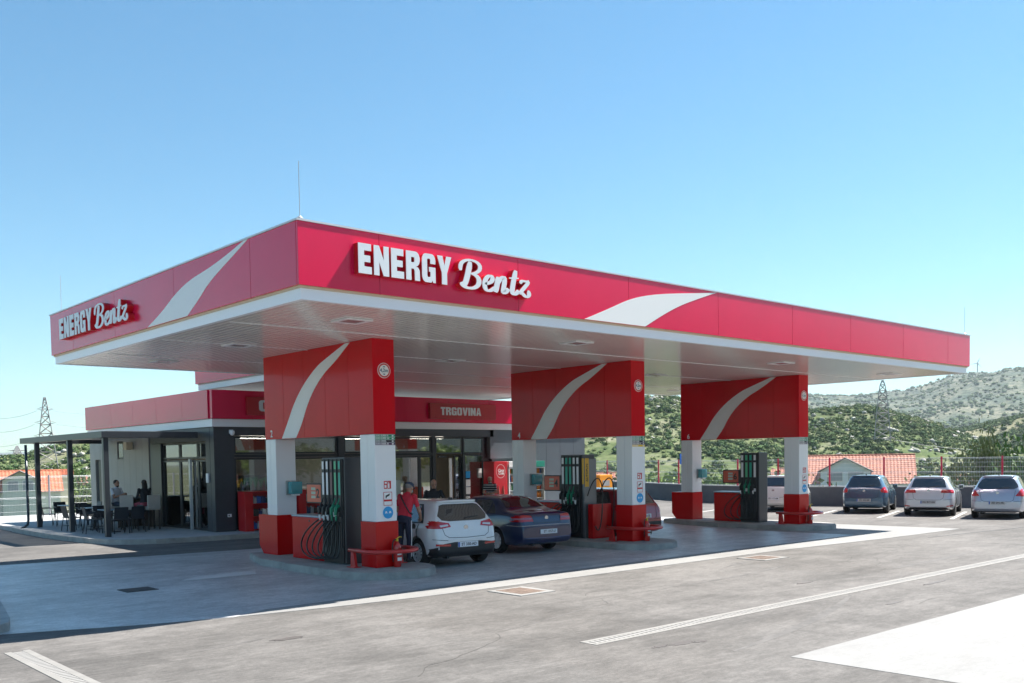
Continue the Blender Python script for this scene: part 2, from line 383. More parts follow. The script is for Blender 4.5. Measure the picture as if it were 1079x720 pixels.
# ================================================================== CANOPY
W_, D_, ZT, ZR, H_ = 23.497, 12.052, 5.964, 5.009, 4.8
t = thing('forecourt_canopy', 'big flat canopy with crimson fascia and white lower edge over the pumps', 'canopy', (0, 0, 0))
def fascia_panels(axis, val, out, span, joints, parent, name='fascia_panel', z0=ZR, z1=ZT, m_=None):
    js = [span[0]]+sorted(joints)+[span[1]]
    for a, b in zip(js[:-1], js[1:]):
        q = MB(); th = .05
        if axis == 1: q.bevbox(a+.004, val, z0, b-.004, val+th*(-out), z1, .004)
        else: q.bevbox(val, a+.004, z0, val+th*(-out), b-.004, z1, .004)
        q.build(name, m_ or RED, parent)
fascia_panels(1, 0, -1, (0, W_), [1.46, 4.45, 7.45, 10.44, 13.43, 16.2, 19.1, 21.95], t)
fascia_panels(0, 0, -1, (.05, D_-.05), [1.55, 4.62, 7.7, 10.4], t)
fascia_panels(0, W_, 1, (.05, D_-.05), [3, 6, 9], t)
fascia_panels(1, D_, 1, (0, W_), [3, 6, 9, 12, 15, 18, 21], t)
q = MB(); q.box(.055, .055, ZR+.02, W_-.055, D_-.055, ZT-.06); q.build('roof_deck', GALV, t)
q = MB()
for (a, b, c_, d_) in ((-.015, -.015, W_+.015, .10), (-.015, D_-.10, W_+.015, D_+.015), (-.015, .10, .10, D_-.10), (W_-.10, .10, W_+.015, D_-.10)): q.box(a, b, ZT+.001, c_, d_, ZT+.03)
q.build('roof_flashing', mat('flashing', (.6, .6, .6), .4, .4), t)
# beige recess + white lower trim
i_ = .10
q = MB()
for (a, b, c_, d_) in ((.04, .04, W_-.04, .14), (.04, D_-.14, W_-.04, D_-.04), (.04, .14, .14, D_-.14), (W_-.14, .14, W_-.04, D_-.14)): q.box(a, b, ZR-.035, c_, d_, ZR+.015)
q.build('recess_strip', BEIGE, t)
q = MB()
for (a, b, c_, d_) in ((i_-.03, i_-.03, W_-i_+.03, i_+.06), (i_-.03, D_-i_-.06, W_-i_+.03, D_-i_+.03), (i_-.03, i_+.06, i_+.06, D_-i_-.06), (W_-i_-.06, i_+.06, W_-i_+.03, D_-i_-.06)): q.box(a, b, H_, c_, d_, ZR-.036)
q.build('white_trim', WHITE, t)
# soffit: linear metal strips running along X, 12.5 cm pitch, with dark reveal between
q = MB(); xx = i_+.06
while xx < W_-i_-.08: q.box(xx+.014, i_+.06, H_+.012, min(xx+.15, W_-i_-.06)-.014, D_-i_-.06, H_+.03); xx += .15
q.build('soffit_strips', SOFFIT, t)
MB().box(i_+.06, i_+.06, H_+.03, W_-i_-.06, D_-i_-.06, H_+.06).build('soffit_reveal', GROOVE, t)
q = MB()
for yy in (5.98, 9.05, 2.95): q.box(i_+.2, yy, H_+.002, W_-i_-.2, yy+.03, H_+.011)
q.build('soffit_joint', WHITE, t)
# swooshes
PS = [(4.44, 4.80), (5.22, 4.55), (5.62, 4.41), (6.19, 4.07), (6.64, 3.67), (6.95, 3.25), (7.25, 2.883), (6.59, 2.883), (6.31, 3.19), (6.08, 3.57), (5.75, 3.93), (5.3, 4.25), (4.83, 4.46), (4.25, 4.80)]
FS = [(6.16, 5.013), (6.82, 5.26), (7.51, 5.54), (8.24, 5.7), (9.21, 5.82), (9.87, 5.89), (10.41, 5.96), (10.2, 5.90), (9.65, 5.73), (9.07, 5.54), (8.5, 5.29), (7.95, 5.013)]
LS = [(5.93, 5.013), (5.23, 5.21), (4.54, 5.48), (3.89, 5.64), (3.09, 5.72), (2.34, 5.84), (1.75, 5.96), (1.6, 5.96), (2.05, 5.81), (2.54, 5.66), (3.11, 5.47), (3.52, 5.25), (4.04, 5.013)]
def smooth_poly(P, nsplit, it=3):
    """corner-keeping Chaikin; nsplit = indices that stay sharp"""
    for _ in range(it):
        Q = []; ns = []
        for i, p in enumerate(P):
            if i in nsplit: ns.append(len(Q)); Q.append(p)
            else:
                a = P[i-1]; b = P[(i+1) % len(P)]
                Q.append((p[0]*.75+a[0]*.25, p[1]*.75+a[1]*.25)); Q.append((p[0]*.75+b[0]*.25, p[1]*.75+b[1]*.25))
        P = Q; nsplit = ns
    return P
MB().prism(smooth_poly(FS, [0, 6, 11]), 1, -.006, .02).build('swoosh_stripe', SWOOSH, t)
MB().prism(smooth_poly(LS, [0, 6, 7, 12]), 0, -.006, .02).build('swoosh_stripe', SWOOSH, t)
# --- letters (own outlines)
def L_E(): return [[(0, 0), (.82, 0), (.82, .24), (.36, .24), (.36, .39), (.74, .39), (.74, .61), (.36, .61), (.36, .77), (.80, .77), (.80, 1), (0, 1)]]
def L_N(): return [[(0, 0), (.33, 0), (.33, .46), (.60, 0), (.95, 0), (.95, 1), (.62, 1), (.62, .52), (.33, 1), (0, 1)]]
def arc(cx, cy, rx, ry, a0, a1, n=10): return [(cx+rx*math.cos(R(a0+(a1-a0)*k/n)), cy+ry*math.sin(R(a0+(a1-a0)*k/n))) for k in range(n+1)]
def L_R():
    # bowl (with slot) + leg, built as pieces that butt
    return [[(0, 0), (.34, 0), (.34, 1), (0, 1)], [(.34, .80)]+[(.34, 1), (.62, 1)]+arc(.62, .74, .30, .26, 90, -90, 12)+[(.34, .48), (.34, .62), (.50, .62), (.56, .66), (.56, .78), (.50, .80)],
            [(.34, .40), (.34, .48), (.62, .48), (.80, .46), (.90, .36), (.92, 0), (.58, 0), (.57, .33), (.52, .40)]]
def L_G():
    return [[(.92, .66), (.92, .76)]+arc(.66, .76, .26, .24, 0, 90, 6)+arc(.26, .76, .26, .24, 90, 180, 6)+arc(.26, .24, .26, .24, 180, 270, 6)+[(.62, 0), (.70, .08), (.76, 0), (.92, 0), (.92, .54), (.48, .54), (.48, .38), (.57, .38), (.57, .24), (.54, .19), (.38, .19), (.35, .24), (.35, .78), (.38, .83), (.54, .83), (.57, .78), (.57, .66)]]
def L_Y(): return [[(.30, 0), (.66, 0), (.66, .40), (.98, 1), (.62, 1), (.49, .66), (.35, 1), (-.02, 1), (.30, .40)]]
def L_T(): return [[(.24, 0), (.58, 0), (.58, .78), (.82, .78), (.82, 1), (0, 1), (0, .78), (.24, .78)]]
def L_O():
    o = arc(.66, .76, .24, .24, 0, 90, 6)+arc(.24, .76, .24, .24, 90, 180, 6)+arc(.24, .24, .24, .24, 180, 270, 6)+arc(.66, .24, .24, .24, 270, 360, 6)
    lft = [p for p in o if p[0] <= .45]; rgt = [p for p in o if p[0] > .45]
    A = [(.45, 1)]+[p for p in lft]+[(.45, 0), (.45, .2), (.36, .22), (.34, .28), (.34, .72), (.36, .78), (.45, .8)]
    B = [(.9-x, z) for x, z in A][::-1]
    return [A, B]
def L_V(): return [[(.30, 0), (.66, 0), (.96, 1), (.62, 1), (.48, .36), (.34, 1), (0, 1)]]
def L_I(): return [[(0, 0), (.34, 0), (.34, 1), (0, 1)]]
def L_A(): return [[(0, 0), (.30, 0), (.36, .20), (.36, .42), (.46, .78), (.46, 1), (.28, 1)], [(.62, 0), (.92, 0), (.64, 1), (.46, 1), (.46, .78), (.56, .42), (.56, .20)], [(.36, .20), (.56, .20), (.56, .40), (.36, .40)]]
GL = dict(E=(L_E, .82), N=(L_N, .95), R=(L_R, .92), G=(L_G, .92), Y=(L_Y, .98), T=(L_T, .82), O=(L_O, .9), V=(L_V, .96), I=(L_I, .34), A=(L_A, .92))
def word_polys(word, h, xs, gap=.15):
    x = 0; out = []
    for ch in word:
        f, adv = GL[ch]; out.append([[(x+p[0]*h*xs, p[1]*h) for p in poly] for poly in f()]); x += (adv+gap)*h*xs
    return out, x-gap*h*xs
# brush-script strokes: (points, widths)
def bez(p0, p1, p2, p3, n=10): return [tuple((1-t)**3*a+3*(1-t)**2*t*b+3*(1-t)*t*t*c+t**3*d for a, b, c, d in zip(p0, p1, p2, p3)) for t in [k/n for k in range(n+1)]]
def SC():
    L_ = {}
    L_['B'] = [(bez((.40, .98), (.30, .6), (.26, .3), (.10, .03)), .15), (bez((.0, .62), (-.08, .95), (.25, 1.06), (.48, 1.04))+bez((.48, 1.04), (.95, 1.0), (.88, .60), (.42, .56))[1:], .10), (bez((.42, .56), (.95, .52), (.80, -.02), (.30, .02))+bez((.30, .02), (.14, .03), (.06, .10), (.02, .20))[1:], .13)]
    L_['e'] = [(bez((.10, .26), (.34, .30), (.46, .42), (.40, .54))+bez((.40, .54), (.28, .66), (.06, .42), (.08, .22))[1:]+bez((.08, .22), (.10, -.06), (.34, -.02), (.52, .18))[1:], .125)]
    L_['n'] = [(bez((.14, .58), (.12, .35), (.06, .18), (.02, .0)), .15), (bez((.08, .28), (.22, .52), (.42, .72), (.42, .50))+bez((.42, .50), (.42, .30), (.28, .0), (.40, .02))[1:]+bez((.40, .02), (.48, .04), (.54, .12), (.58, .2))[1:], .13)]
    L_['t'] = [(bez((.30, .92), (.22, .6), (.10, .2), (.14, .08))+bez((.14, .08), (.20, -.04), (.34, .06), (.42, .18))[1:], .14), ([(-.0, .60), (.2, .62), (.42, .64)], .09)]
    L_['z'] = [(bez((.06, .46), (.14, .66), (.30, .50), (.46, .60)), .11), (bez((.46, .58), (.34, .4), (.14, .22), (.02, .06)), .11), (bez((.02, .08), (.16, .2), (.26, -.12), (.42, .02))+bez((.42, .02), (.48, .08), (.44, .18), (.38, .2))[1:], .12)]
    return L_
SCR = SC(); SADV = dict(B=.90, e=.52, n=.62, t=.43, z=.5)
def stroke_poly(pts, wd):
    P = [Vector(p) for p in pts]; L_ = []; Rr = []
    n = len(P)
    for i, p in enumerate(P):
        t_ = (P[min(i+1, n-1)]-P[max(i-1, 0)]).normalized(); nn = Vector((-t_.y, t_.x)); k = wd/2*(.48+.62*abs(t_.y)**1.3)*(.62 if i in (0, n-1) else .9 if i in (1, n-2) else 1)
        L_.append(p+nn*k); Rr.append(p-nn*k)
    return L_, Rr
def script_word(mb, word, h, xs, place, d0, d1, grow=0):
    """ribbons with thickness, mapped by place(x, z, d)"""
    x = 0; kk = 0
    for ch in word:
        for pts, wd in SCR[ch]:
            A, B = stroke_poly(pts, wd+grow); n = len(A); vs = []; kk += 1; e = .0006*kk
            for d in (d0, d1+e):
                for q in A: vs.append(place(x+q.x*h*xs, q.y*h, d))
                for q in B: vs.append(place(x+q.x*h*xs, q.y*h, d))
            f = []
            for i in range(n-1):
                f += [(i, i+1, n+i+1, n+i), (2*n+i, 3*n+i, 3*n+i+1, 2*n+i+1), (i, 2*n+i, 2*n+i+1, i+1), (n+i, n+i+1, 3*n+i+1, 3*n+i)]
            f += [(0, n, 3*n, 2*n), (n-1, 3*n-1, 4*n-1, 2*n-1)]
            mb.add(vs, f)
        x += SADV[ch]*h*xs
    return x
def big_sign(place, label, h, xs, x_script, xk=1.6):
    s_ = thing('canopy_sign', label, 'sign', (0, 0, 0), 0, 'raised canopy signs')
    polys, wd = word_polys('ENERGY', h, xs*.955)
    for ch in polys:
        a = MB(); b = MB()
        for po in ch:
            a.prism(po, 1, 0, .115); b.prism(po, 1, .116, .128)
        for mb, nm, m_ in ((a, 'letter', LETR), (b, 'letter_face', LETW)):
            q = MB(); q.add([place(v[0], v[2], v[1]) for v in mb.v], mb.f)
            if nm == 'letter': par = q.build(nm, m_, s_, fixn=True)
            else: q.build(nm, m_, par, fixn=True)
    # joined word body and face for the script part
    hh = h*1.0
    q = MB(); script_word(q, 'Bentz', hh, xs*xk, lambda x, z, d: place(x+x_script, z-.01, d), 0, .115, .10); par = q.build('script_word', LETR, s_, fixn=True)
    q = MB(); script_word(q, 'Bentz', hh, xs*xk, lambda x, z, d: place(x+x_script, z-.01, d), .117, .124, .052); q.build('script_face', LETW, par, fixn=True)
    return s_
# front: E starts x 1.06, z 5.26..5.72 ; shear none
big_sign(lambda x, z, d: (.985+x, -d, 5.275+z), 'raised white ENERGY Bentz lettering on the long front fascia', .47, .665, 2.04, 1.72)
big_sign(lambda x, z, d: (-d, 10.95-x, 5.275+z), 'raised white ENERGY Bentz lettering on the short left fascia', .47, .80, 2.42, 1.70)
# lightning rods
for (x, y, h0, lb) in ((.12, .12, .82, 'thin lightning rod on the nearest canopy corner'), (W_-.12, .12, .80, 'thin lightning rod on the far right canopy corner'), (.12, D_-.5, .82, 'thin lightning rod on the far left canopy corner')):
    tag(MB().cyl((x, y, ZT+.03), (x, y, ZT+h0+.1), .0055, 6).lathe([(.05, 0), (.05, .04), (.015, .07)], (x, y, ZT+.03), n=10).build('lightning_rod', GALV, fixn=True), lb, 'lightning rod', 'lightning rods on the canopy')
# ceiling fixtures
gi = 0
pos = {0: 'left', 1: 'middle', 2: 'right', 3: 'far right'}
LD = [['square soffit light in front of the nearest pillar by the canopy corner', 'recessed soffit light directly left of the nearest portal', 'soffit light near the back left canopy corner'],
      ['front soffit light between the nearest and middle portals', 'central soffit light between the nearest and middle portals', 'rear soffit light between the nearest and middle portals near the shop band'],
      ['front soffit light between the middle and last portals', 'central soffit light between the middle and last portals', 'rear soffit light between the middle and last portals'],
      ['front soffit light beyond the last portal', 'central soffit light beyond the last portal', 'rear soffit light beyond the last portal']]
for i, x in enumerate((1.93, 7.55, 15.4, 21.4)):
    for j, y in enumerate((1.6, 6.0, 10.0)):
        l = thing('ceiling_light', LD[i][j], 'light', (x, y, H_+.01), 0, 'recessed lights in the canopy soffit')
        a = MB(); s2, s1 = .27, .19
        a.box(x-s2, y-s2, H_-.012, x+s2, y-s1, H_+.008); a.box(x-s2, y+s1, H_-.012, x+s2, y+s2, H_+.008); a.box(x-s2, y-s1, H_-.012, x-s1, y+s1, H_+.008); a.box(x+s1, y-s1, H_-.012, x+s2, y+s1, H_+.008)
        a.build('frame', WHITE, l); MB().bevbox(x-s1, y-s1, H_-.006, x+s1, y+s1, H_+.007, .004).build('lens', mat('lens', (.35, .35, .36), .15, .2), l)
# ================================================================== PORTALS
XP = [3.539, 11.376, 19.22]; TH = .528; YF, YB = 3.421, 8.067; CD = .51
GR = 'red and white pillar portals over the islands'
def octa(x0, x1, y0, y1, c_): return [(x0+c_, y0), (x1, y0), (x1, y1), (x0, y1), (x0, y0+c_)] if c_ else [(x0, y0), (x1, y0), (x1, y1), (x0, y1)]
def portal(x, num, label, prices):
    t = thing('pillar_portal', label, 'pillar', (x, YF, .15), 0, GR)
    # upper box in panels
    ys = [YF, 4.35, 5.28, 6.21, 7.14, YB]
    a = MB()
    for p0, p1 in zip(ys[:-1], ys[1:]): a.bevbox(x, p0+.003, 2.879, x+TH, p1-.003, H_+.011, .004)
    a.build('red_header', PRED, t)
    MB().box(x+.01, YF+.01, 2.885, x+TH-.01, YB-.01, 4.79).build('header_core', BLACKP, t)
    MB().prism(smooth_poly(PS, [0, 6, 7, 13]), 0, x-.004, x+.01).build('swoosh_stripe', SWOOSH, t)
    for (y0, y1, nm) in ((YF+.004, YF+CD+.03, 0), (YB-CD+.03, YB-.004, 1)):
        b = MB()
        b.bevbox(x+.008, y0, 1.091, x+TH-.008, y0+.26, 2.876, .012); b.bevbox(x+.008, y0+.264, 1.091, x+TH-.008, y1, 2.876, .012)
        col = b.build('column', PWHITE, t)
        c_ = MB()
        if nm == 0: c_.bevbox(x-.012, y0-.014, .151, x+TH+.012, y1+.012, 1.089, .01)
        else:
            c_.prism([(y0-.012, .151), (y1+.22, .151), (y1+.42, .36), (y1+.42, 1.089), (y0-.012, 1.089)], 0, x-.012, x+TH+.012)
        c_.build('red_base', BRED, t)
    # height limit roundel
    f = FRONT(x+.27, YF-.004, 4.17)
    r = MB().lathe([(.155, 0), (.155, .01)], (x+.27, YF-.012, 4.17), 'y', 28).build('height_sign', SIGNW, t)
    rr = MB()
    n = 28; o = [(x+.27+.145*math.cos(2*PI*k/n), YF-.0135, 4.17+.145*math.sin(2*PI*k/n)) for k in range(n)]; i2 = [(x+.27+.115*math.cos(2*PI*k/n), YF-.0135, 4.17+.115*math.sin(2*PI*k/n)) for k in range(n)]
    rr.add(o+i2, [(k, (k+1) % n, n+(k+1) % n, n+k) for k in range(n)]); rr.build('red_ring', SIGNR, r)
    tm = MB(); put_text(tm, '4,2m', .10, FRONT(x+.27, YF-.0135, 4.17), depth=.003, bold=.002)
    tm.prism([(x+.235, 4.235), (x+.305, 4.235), (x+.27, 4.262)][::-1], 1, YF-.0145, YF-.0125); tm.prism([(x+.235, 4.105), (x+.305, 4.105), (x+.27, 4.078)], 1, YF-.0145, YF-.0125)
    tm.build('height_text', mat('ink_blue', (.02, .12, .2), .5), r)
    # fuel name labels
    z = 2.872
    rows = [('EURO SUPER 95', SIGNG), ('EURO SUPER 100', SIGNG), ('EURO DIESEL', mat('label_black', (.02, .02, .03), .4)), ('EURO DIESEL B5', mat('label_violet', (.08, .03, .09), .4))]+([('AUTOPLIN', mat('label_yellow', (.8, .55, .02), .4))] if prices else [])
    for k, (tx, mm) in enumerate(rows):
        zz = z-.055*(k+1)
        lb = MB().box(x+.03, YF-.006, zz+.003, x+TH-.02, YF+.002, zz+.052).build('fuel_label', mm, t)
        u = MB(); put_text(u, tx, .048, FRONT(x+.035, YF-.0075, zz+.028), depth=.002, bold=.0012, align='LEFT', xs=.92)
        for s_ in (0, 1): u.box(x+TH-.10, YF-.009, zz+.012, x+TH-.06, YF-.0068, zz+.043) if s_ == 0 else None
        u.build('label_text', SIGNW, lb)
    # stickers
    sx = x+.30
    a = MB().box(sx-.085, YF-.004, 1.76, sx+.085, YF+.003, 1.92).build('fire_sign', SIGNR, t)
    b = MB(); b.box(sx-.07, YF-.006, 1.865, sx-.02, YF-.0045, 1.90); b.box(sx-.075, YF-.006, 1.78, sx-.03, YF-.0045, 1.84); b.box(sx+.01, YF-.006, 1.775, sx+.045, YF-.0045, 1.87); b.box(sx+.018, YF-.006, 1.875, sx+.037, YF-.0045, 1.895); b.box(sx-.01, YF-.006, 1.76, sx-.004, YF-.0045, 1.92)
    b.build('fire_symbol', SIGNW, a)
    a = MB().box(sx-.10, YF-.004, 1.42, sx+.10, YF+.003, 1.69).build('camera_sign', SIGNW, t)
    b = MB(); b.box(sx-.105, YF-.006, 1.50, sx+.105, YF-.0045, 1.54)
    for (p, q_, r_, s_) in ((-.10, 1.685, .10, 1.695), (-.10, 1.415, .10, 1.425), (-.105, 1.42, -.095, 1.69), (.095, 1.42, .105, 1.69)): b.box(sx+p, YF-.0065, q_, sx+r_, YF-.0045, s_)
    b.build('red_stripe', SIGNR, a)
    b = MB(); b.prism([(sx-.05, 1.58), (sx+.04, 1.62), (sx+.055, 1.665), (sx-.055, 1.62)], 1, YF-.0062, YF-.0045); b.box(sx-.055, YF-.0062, 1.565, sx-.03, YF-.0045, 1.60); b.build('camera_symbol', BLACKP, a)
    a = MB().lathe([(.125, 0), (.125, .006)], (sx, YF-.005, 1.27), 'y', 28).build('mandatory_sign', BLUE, t)
    b = MB()
    for s_ in (-1, 1):
        cxx = sx+s_*.048
        b.prism([(cxx-.03, 1.255), (cxx-.012, 1.255), (cxx, 1.27), (cxx+.012, 1.255), (cxx+.03, 1.255), (cxx+.012, 1.30), (cxx-.012, 1.30)], 1, YF-.0068, YF-.0052)
    b.build('glove_symbol', SIGNW, a)
    # island number on the side
    u = MB(); put_text(u, num, .23, LEFT(x-.006, 7.74, 3.0), depth=.003, bold=.003); u.build('number', SIGNW, t)
    return t
portal(XP[0], '2', 'nearest red and white pillar portal numbered 2, before the white hatchback', False)
portal(XP[1], '4', 'middle red and white pillar portal numbered 4 with a yellow label strip', True)
portal(XP[2], '6', 'farthest red and white pillar portal numbered 6 in front of the hillside', False)
# ---------------- islands
def island(x, label):
    cx_ = x+.27; hw = 1.03
    pts = arc(cx_-.03, 3.45, hw, 1.0, 180, 360, 16)+[(cx_+hw-.03, 5.9), (cx_+hw-.14, 6.0), (cx_+hw-.14, 7.1), (cx_+.5, 8.75), (cx_-.42, 8.75), (cx_-hw+.06, 7.1), (cx_-hw+.06, 6.0), (cx_-hw-.03, 5.9)]
    q = MB().prism(pts, 2, 0, .15); 
    o = q.build('pump_island', KERB, fixn=True)
    bm = bmesh.new(); bm.from_mesh(o.data); ed = [e for e in bm.edges if all(abs(v.co.z-.15) < 1e-4 for v in e.verts) and len(e.link_faces) == 2 and e.calc_face_angle(0) > .8]
    bmesh.ops.bevel(bm, geom=ed, offset=.02, segments=2, affect='EDGES'); bm.to_mesh(o.data); bm.free()
    tag(o, label, 'kerb island', 'concrete pump islands')
island(XP[0], 'low concrete island with rounded front under the nearest portal')
island(XP[1], 'low concrete island with rounded front under the middle portal')
island(XP[2], 'low concrete island with rounded front under the farthest portal')
# ---------------- pumps (local frame x=0 at left face of portal; y absolute offset from 4.45)
def pump(x, num, label, extra, y0, y1, yc1):
    ox = x-.07; zt = 2.42; dx = .52
    t = thing('fuel_pump', label, 'fuel pump', (ox, y0, .15), 0, 'fuel dispensers on the islands')
    MB().bevbox(ox+.02, y0, .151, ox+dx-.02, y1, zt, .015).build('housing', DGREY, t)
    for k, side in enumerate((-1, 1)):
        xa = ox-.015 if side < 0 else ox+dx-.02
        f = MB(); f.bevbox(xa, y0+.03, .18, xa+.035, y1-.03, zt-.03, .008); f.build('front_panel', BLACKP, t)
    n = 5; cols = [SIGNW, SIGNW, mat('pump_brown', (.20, .10, .10), .4), mat('pump_green', (.10, .50, .25), .4), mat('pump_teal', (.03, .40, .28), .4)]
    if extra: cols = [SIGNW, MATS['pump_teal'], MATS['pump_teal'], SIGNW, SIGNW]
    nz = [BLACKP, BLACKP, GREEN, GREEN, BLACKP] if extra else [BLACKP, BLACKP, BLACKP, GREEN, GREEN]
    if num == '6': cols = [SIGNW, MATS['pump_green'], MATS['pump_teal'], SIGNW]; nz = [BLACKP, GREEN, GREEN, BLACKP]; n = 4
    xa = ox-.016
    for k in range(n):
        yc = y1-.11-k*((y1-y0-.24)/(n-1))
        s = MB(); s.box(xa-.012, yc-.042, 1.62, xa, yc+.042, 2.10); s.box(xa-.012, yc-.042, 2.17, xa, yc+.042, 2.34)
        s.build('product_strip', cols[k], t)
        s = MB(); s.bevbox(xa-.022, yc-.058, .5, xa-.0005, yc-.048, 2.38, .003); s.build('rib', DGREY, t)
        # nozzle in holster
        v = MB(); v.tube([(xa-.03, yc, 1.40), (xa-.10, yc, 1.36), (xa-.12, yc, 1.26)], [.03, .034, .03], 8); v.tube([(xa-.11, yc, 1.38), (xa-.05, yc, 1.47), (xa-.02, yc, 1.56)], [.014, .014, .012], 8)
        v.bevbox(xa-.15, yc-.022, 1.20, xa-.10, yc+.022, 1.36, .006)
        v.build('nozzle', nz[k], t, smooth='auto')
        u = MB(); u.bevbox(xa-.06, yc-.035, 1.16, xa-.001, yc+.035, 1.26, .006); u.build('holster', SIGNW if k % 2 else BLACKP, t)
        c_ = MB(); c_.box(xa-.13, yc-.018, 1.08, xa-.10, yc+.018, 1.19); c_.build('nozzle_cover', nz[k] if nz[k] is GREEN else SIGNW, t)
        # hose
        rr = random.Random(k*7+int(num)); sag = .18+.05*k; pts = bez((xa-.12, yc, 1.10), (xa-.18, yc+.1+.16*(n-k), .75), (xa-.22-.05*k, yc+.28+.14*(n-k), .22+.02*k), (xa-.14, yc+.05, .23+.015*k), 14)+bez((xa-.14, yc+.05, .23+.015*k), (xa-.1, yc-.08, .28), (xa-.03, yc-.03, .5), (xa-.02, yc+.015, 1.05), 10)[1:]
        MB().tube(pts, .017, 8).build('hose', HOSE, t, smooth=True)
    # angled display
    d = MB(); d.bevbox(ox+.02, y1+.01, 1.42, ox+.18, y1+.70, 1.86, .012); dd = d.build('display_box', BLACKP, t)
    MB().box(ox-.004+.02, y1+.08, 1.45, ox+.02, y1+.67, 1.83).build('display_face', PINKR, dd)
    l = MB()
    for k in range(3): l.box(ox+.012, y1+.30, 1.53+.09*k, ox+.0165, y1+.48, 1.59+.09*k)
    l.build('lcd', LCD, dd)
    u = MB(); put_text(u, num, .28, LEFT(ox+.013, y1+.20, 1.63), depth=.003, bold=.006); u.build('number', BLACKP, dd)
    # low cabinet beside
    c_ = MB(); c_.bevbox(ox+.04, y1+.03, .151, ox+.55, yc1, 1.10, .02); cc = c_.build('cabinet', BRED, t)
    MB().bevbox(ox+.03, y1+.03, 1.101, ox+.56, yc1+.02, 1.14, .012).build('cabinet_top', mat('cab_top', (.35, .42, .48), .3, .3), cc)
    MB().box(ox+.032, y1+.62, 1.0, ox+.042, y1+.66, 1.035).build('lock', BLACKP, cc)
    if extra:
        MB().bevbox(ox+.02, y0-.07, .151, ox+.50, y0-.004, 2.30, .01).build('diesel_tower', mat('tower_grey', (.2, .21, .22), .35, .4), t)
        a = MB().box(ox+.0, y0-.066, 1.62, ox+.018, y0-.006, 2.32).box(ox+.05, y0-.078, 1.55, ox+.20, y0-.071, 2.32).build('yellow_strip', mat('adblue_yellow', (.75, .42, .03), .4), t)
        u = MB(); put_text(u, 'AUTOPLIN', .10, ((ox+.125, y0-.08, 1.93), (0, 0, 1), (-1, 0, 0), (0, -1, 0)), depth=.002, bold=.002); u.build('strip_text', BLACKP, a)
        for k in range(2):
            xx = ox+.22+.46*k
            MB().tube(bez((xx-.14, y0-.13, 1.30), (xx-.16, y0-.40, 1.95), (xx+.18, y0-.42, 1.95), (xx+.14, y0-.42, 1.2), 12)+bez((xx+.14, y0-.42, 1.2), (xx+.1, y0-.44, .5), (xx-.10, y0-.5, .2), (xx-.15, y0-.42, .5), 10)[1:], .016, 8).build('loop_hose', HOSE, t, smooth=True)
        MB().bevbox(ox+.06, y0-.34, .151, ox+.80, y0-.16, 1.08, .015).build('front_cabinet', BRED, t)
    return t
pump(XP[0], '2', 'fuel dispenser numbered 2 with five hoses beside the nearest portal', False, 4.5, 5.4, 6.83)
pump(XP[1], '4', 'fuel dispenser numbered 4 with yellow side strip and looping hoses', True, 5.16, 5.97, 7.1)
pump(XP[2], '6', 'fuel dispenser numbered 6 with four hoses under the farthest portal', False, 4.86, 5.58, 6.66)
# rails, extinguishers, dispensers
RAILM = mat('rail_red', (.55, .02, .018), .3, coat=.3)
def rail(x, label):
    t = thing('guard_rail', label, 'guard rail', (x, YF, .15), 0, 'bent red guard rails around the pillars')
    z = .50
    pts = [(x-.22, 4.10, z), (x-.24, 3.6, z)]+[(a, b, z) for a, b in arc(x+.33, 3.42, .57, .50, 180, 360, 14)]+[(x+.92, 3.7, z), (x+.93, 4.1, z)]
    MB().tube(pts, .042, 12).build('rail', RAILM, t, smooth=True)
    for (lx, ly) in ((x-.22, 3.95), (x+.93, 3.95)):
        MB().prism([(ly-.11, .151), (ly+.07, .151), (ly+.05, z), (ly-.04, z)], 0, lx-.03, lx+.03).build('leg', RAILM, t)
        MB().box(lx-.09, ly-.16, .151, lx+.09, ly+.13, .165).build('foot_plate', RAILM, t)
for x, lb in zip(XP, ('red bent guard rail round the foot of the nearest pillar', 'red bent guard rail round the foot of the middle pillar', 'red bent guard rail round the foot of the farthest pillar')): rail(x, lb)
def extinguisher(x, y, label):
    t = thing('fire_extinguisher', label, 'fire extinguisher', (x, y, .151), 0, 'fire extinguishers standing at the pillars')
    MB().lathe([(.07, 0), (.085, .03), (.085, .40), (.075, .45), (.045, .49), (.025, .51), (.025, .53)], (x, y, .152), n=20).build('cylinder', EXRED, t, smooth='auto')
    MB().bevbox(x-.02, y-.03, .68, x+.02, y+.03, .73, .005).tube([(x-.01, y, .73), (x+.06, y-.02, .77), (x+.10, y-.03, .76)], .010, 6).build('valve', mat('yellow_tag', (.7, .5, .03), .4), t)
    MB().tube(bez((x-.02, y, .71), (x-.16, y-.03, .76), (x-.14, y-.04, .5), (x-.115, y-.02, .26), 10), .013, 8).build('hose', HOSE, t, smooth=True)
    MB().box(x-.05, y-.088, .40, x+.05, y-.083, .50).box(x-.05, y-.088, .28, x+.05, y-.083, .35).build('label_plate', SIGNW, t)
for x, lb in zip(XP, ('fire extinguisher standing in front of the nearest pillar', 'fire extinguisher in front of the middle pillar', 'fire extinguisher in front of the farthest pillar')):
    extinguisher(x+.42, YF-.12, lb)
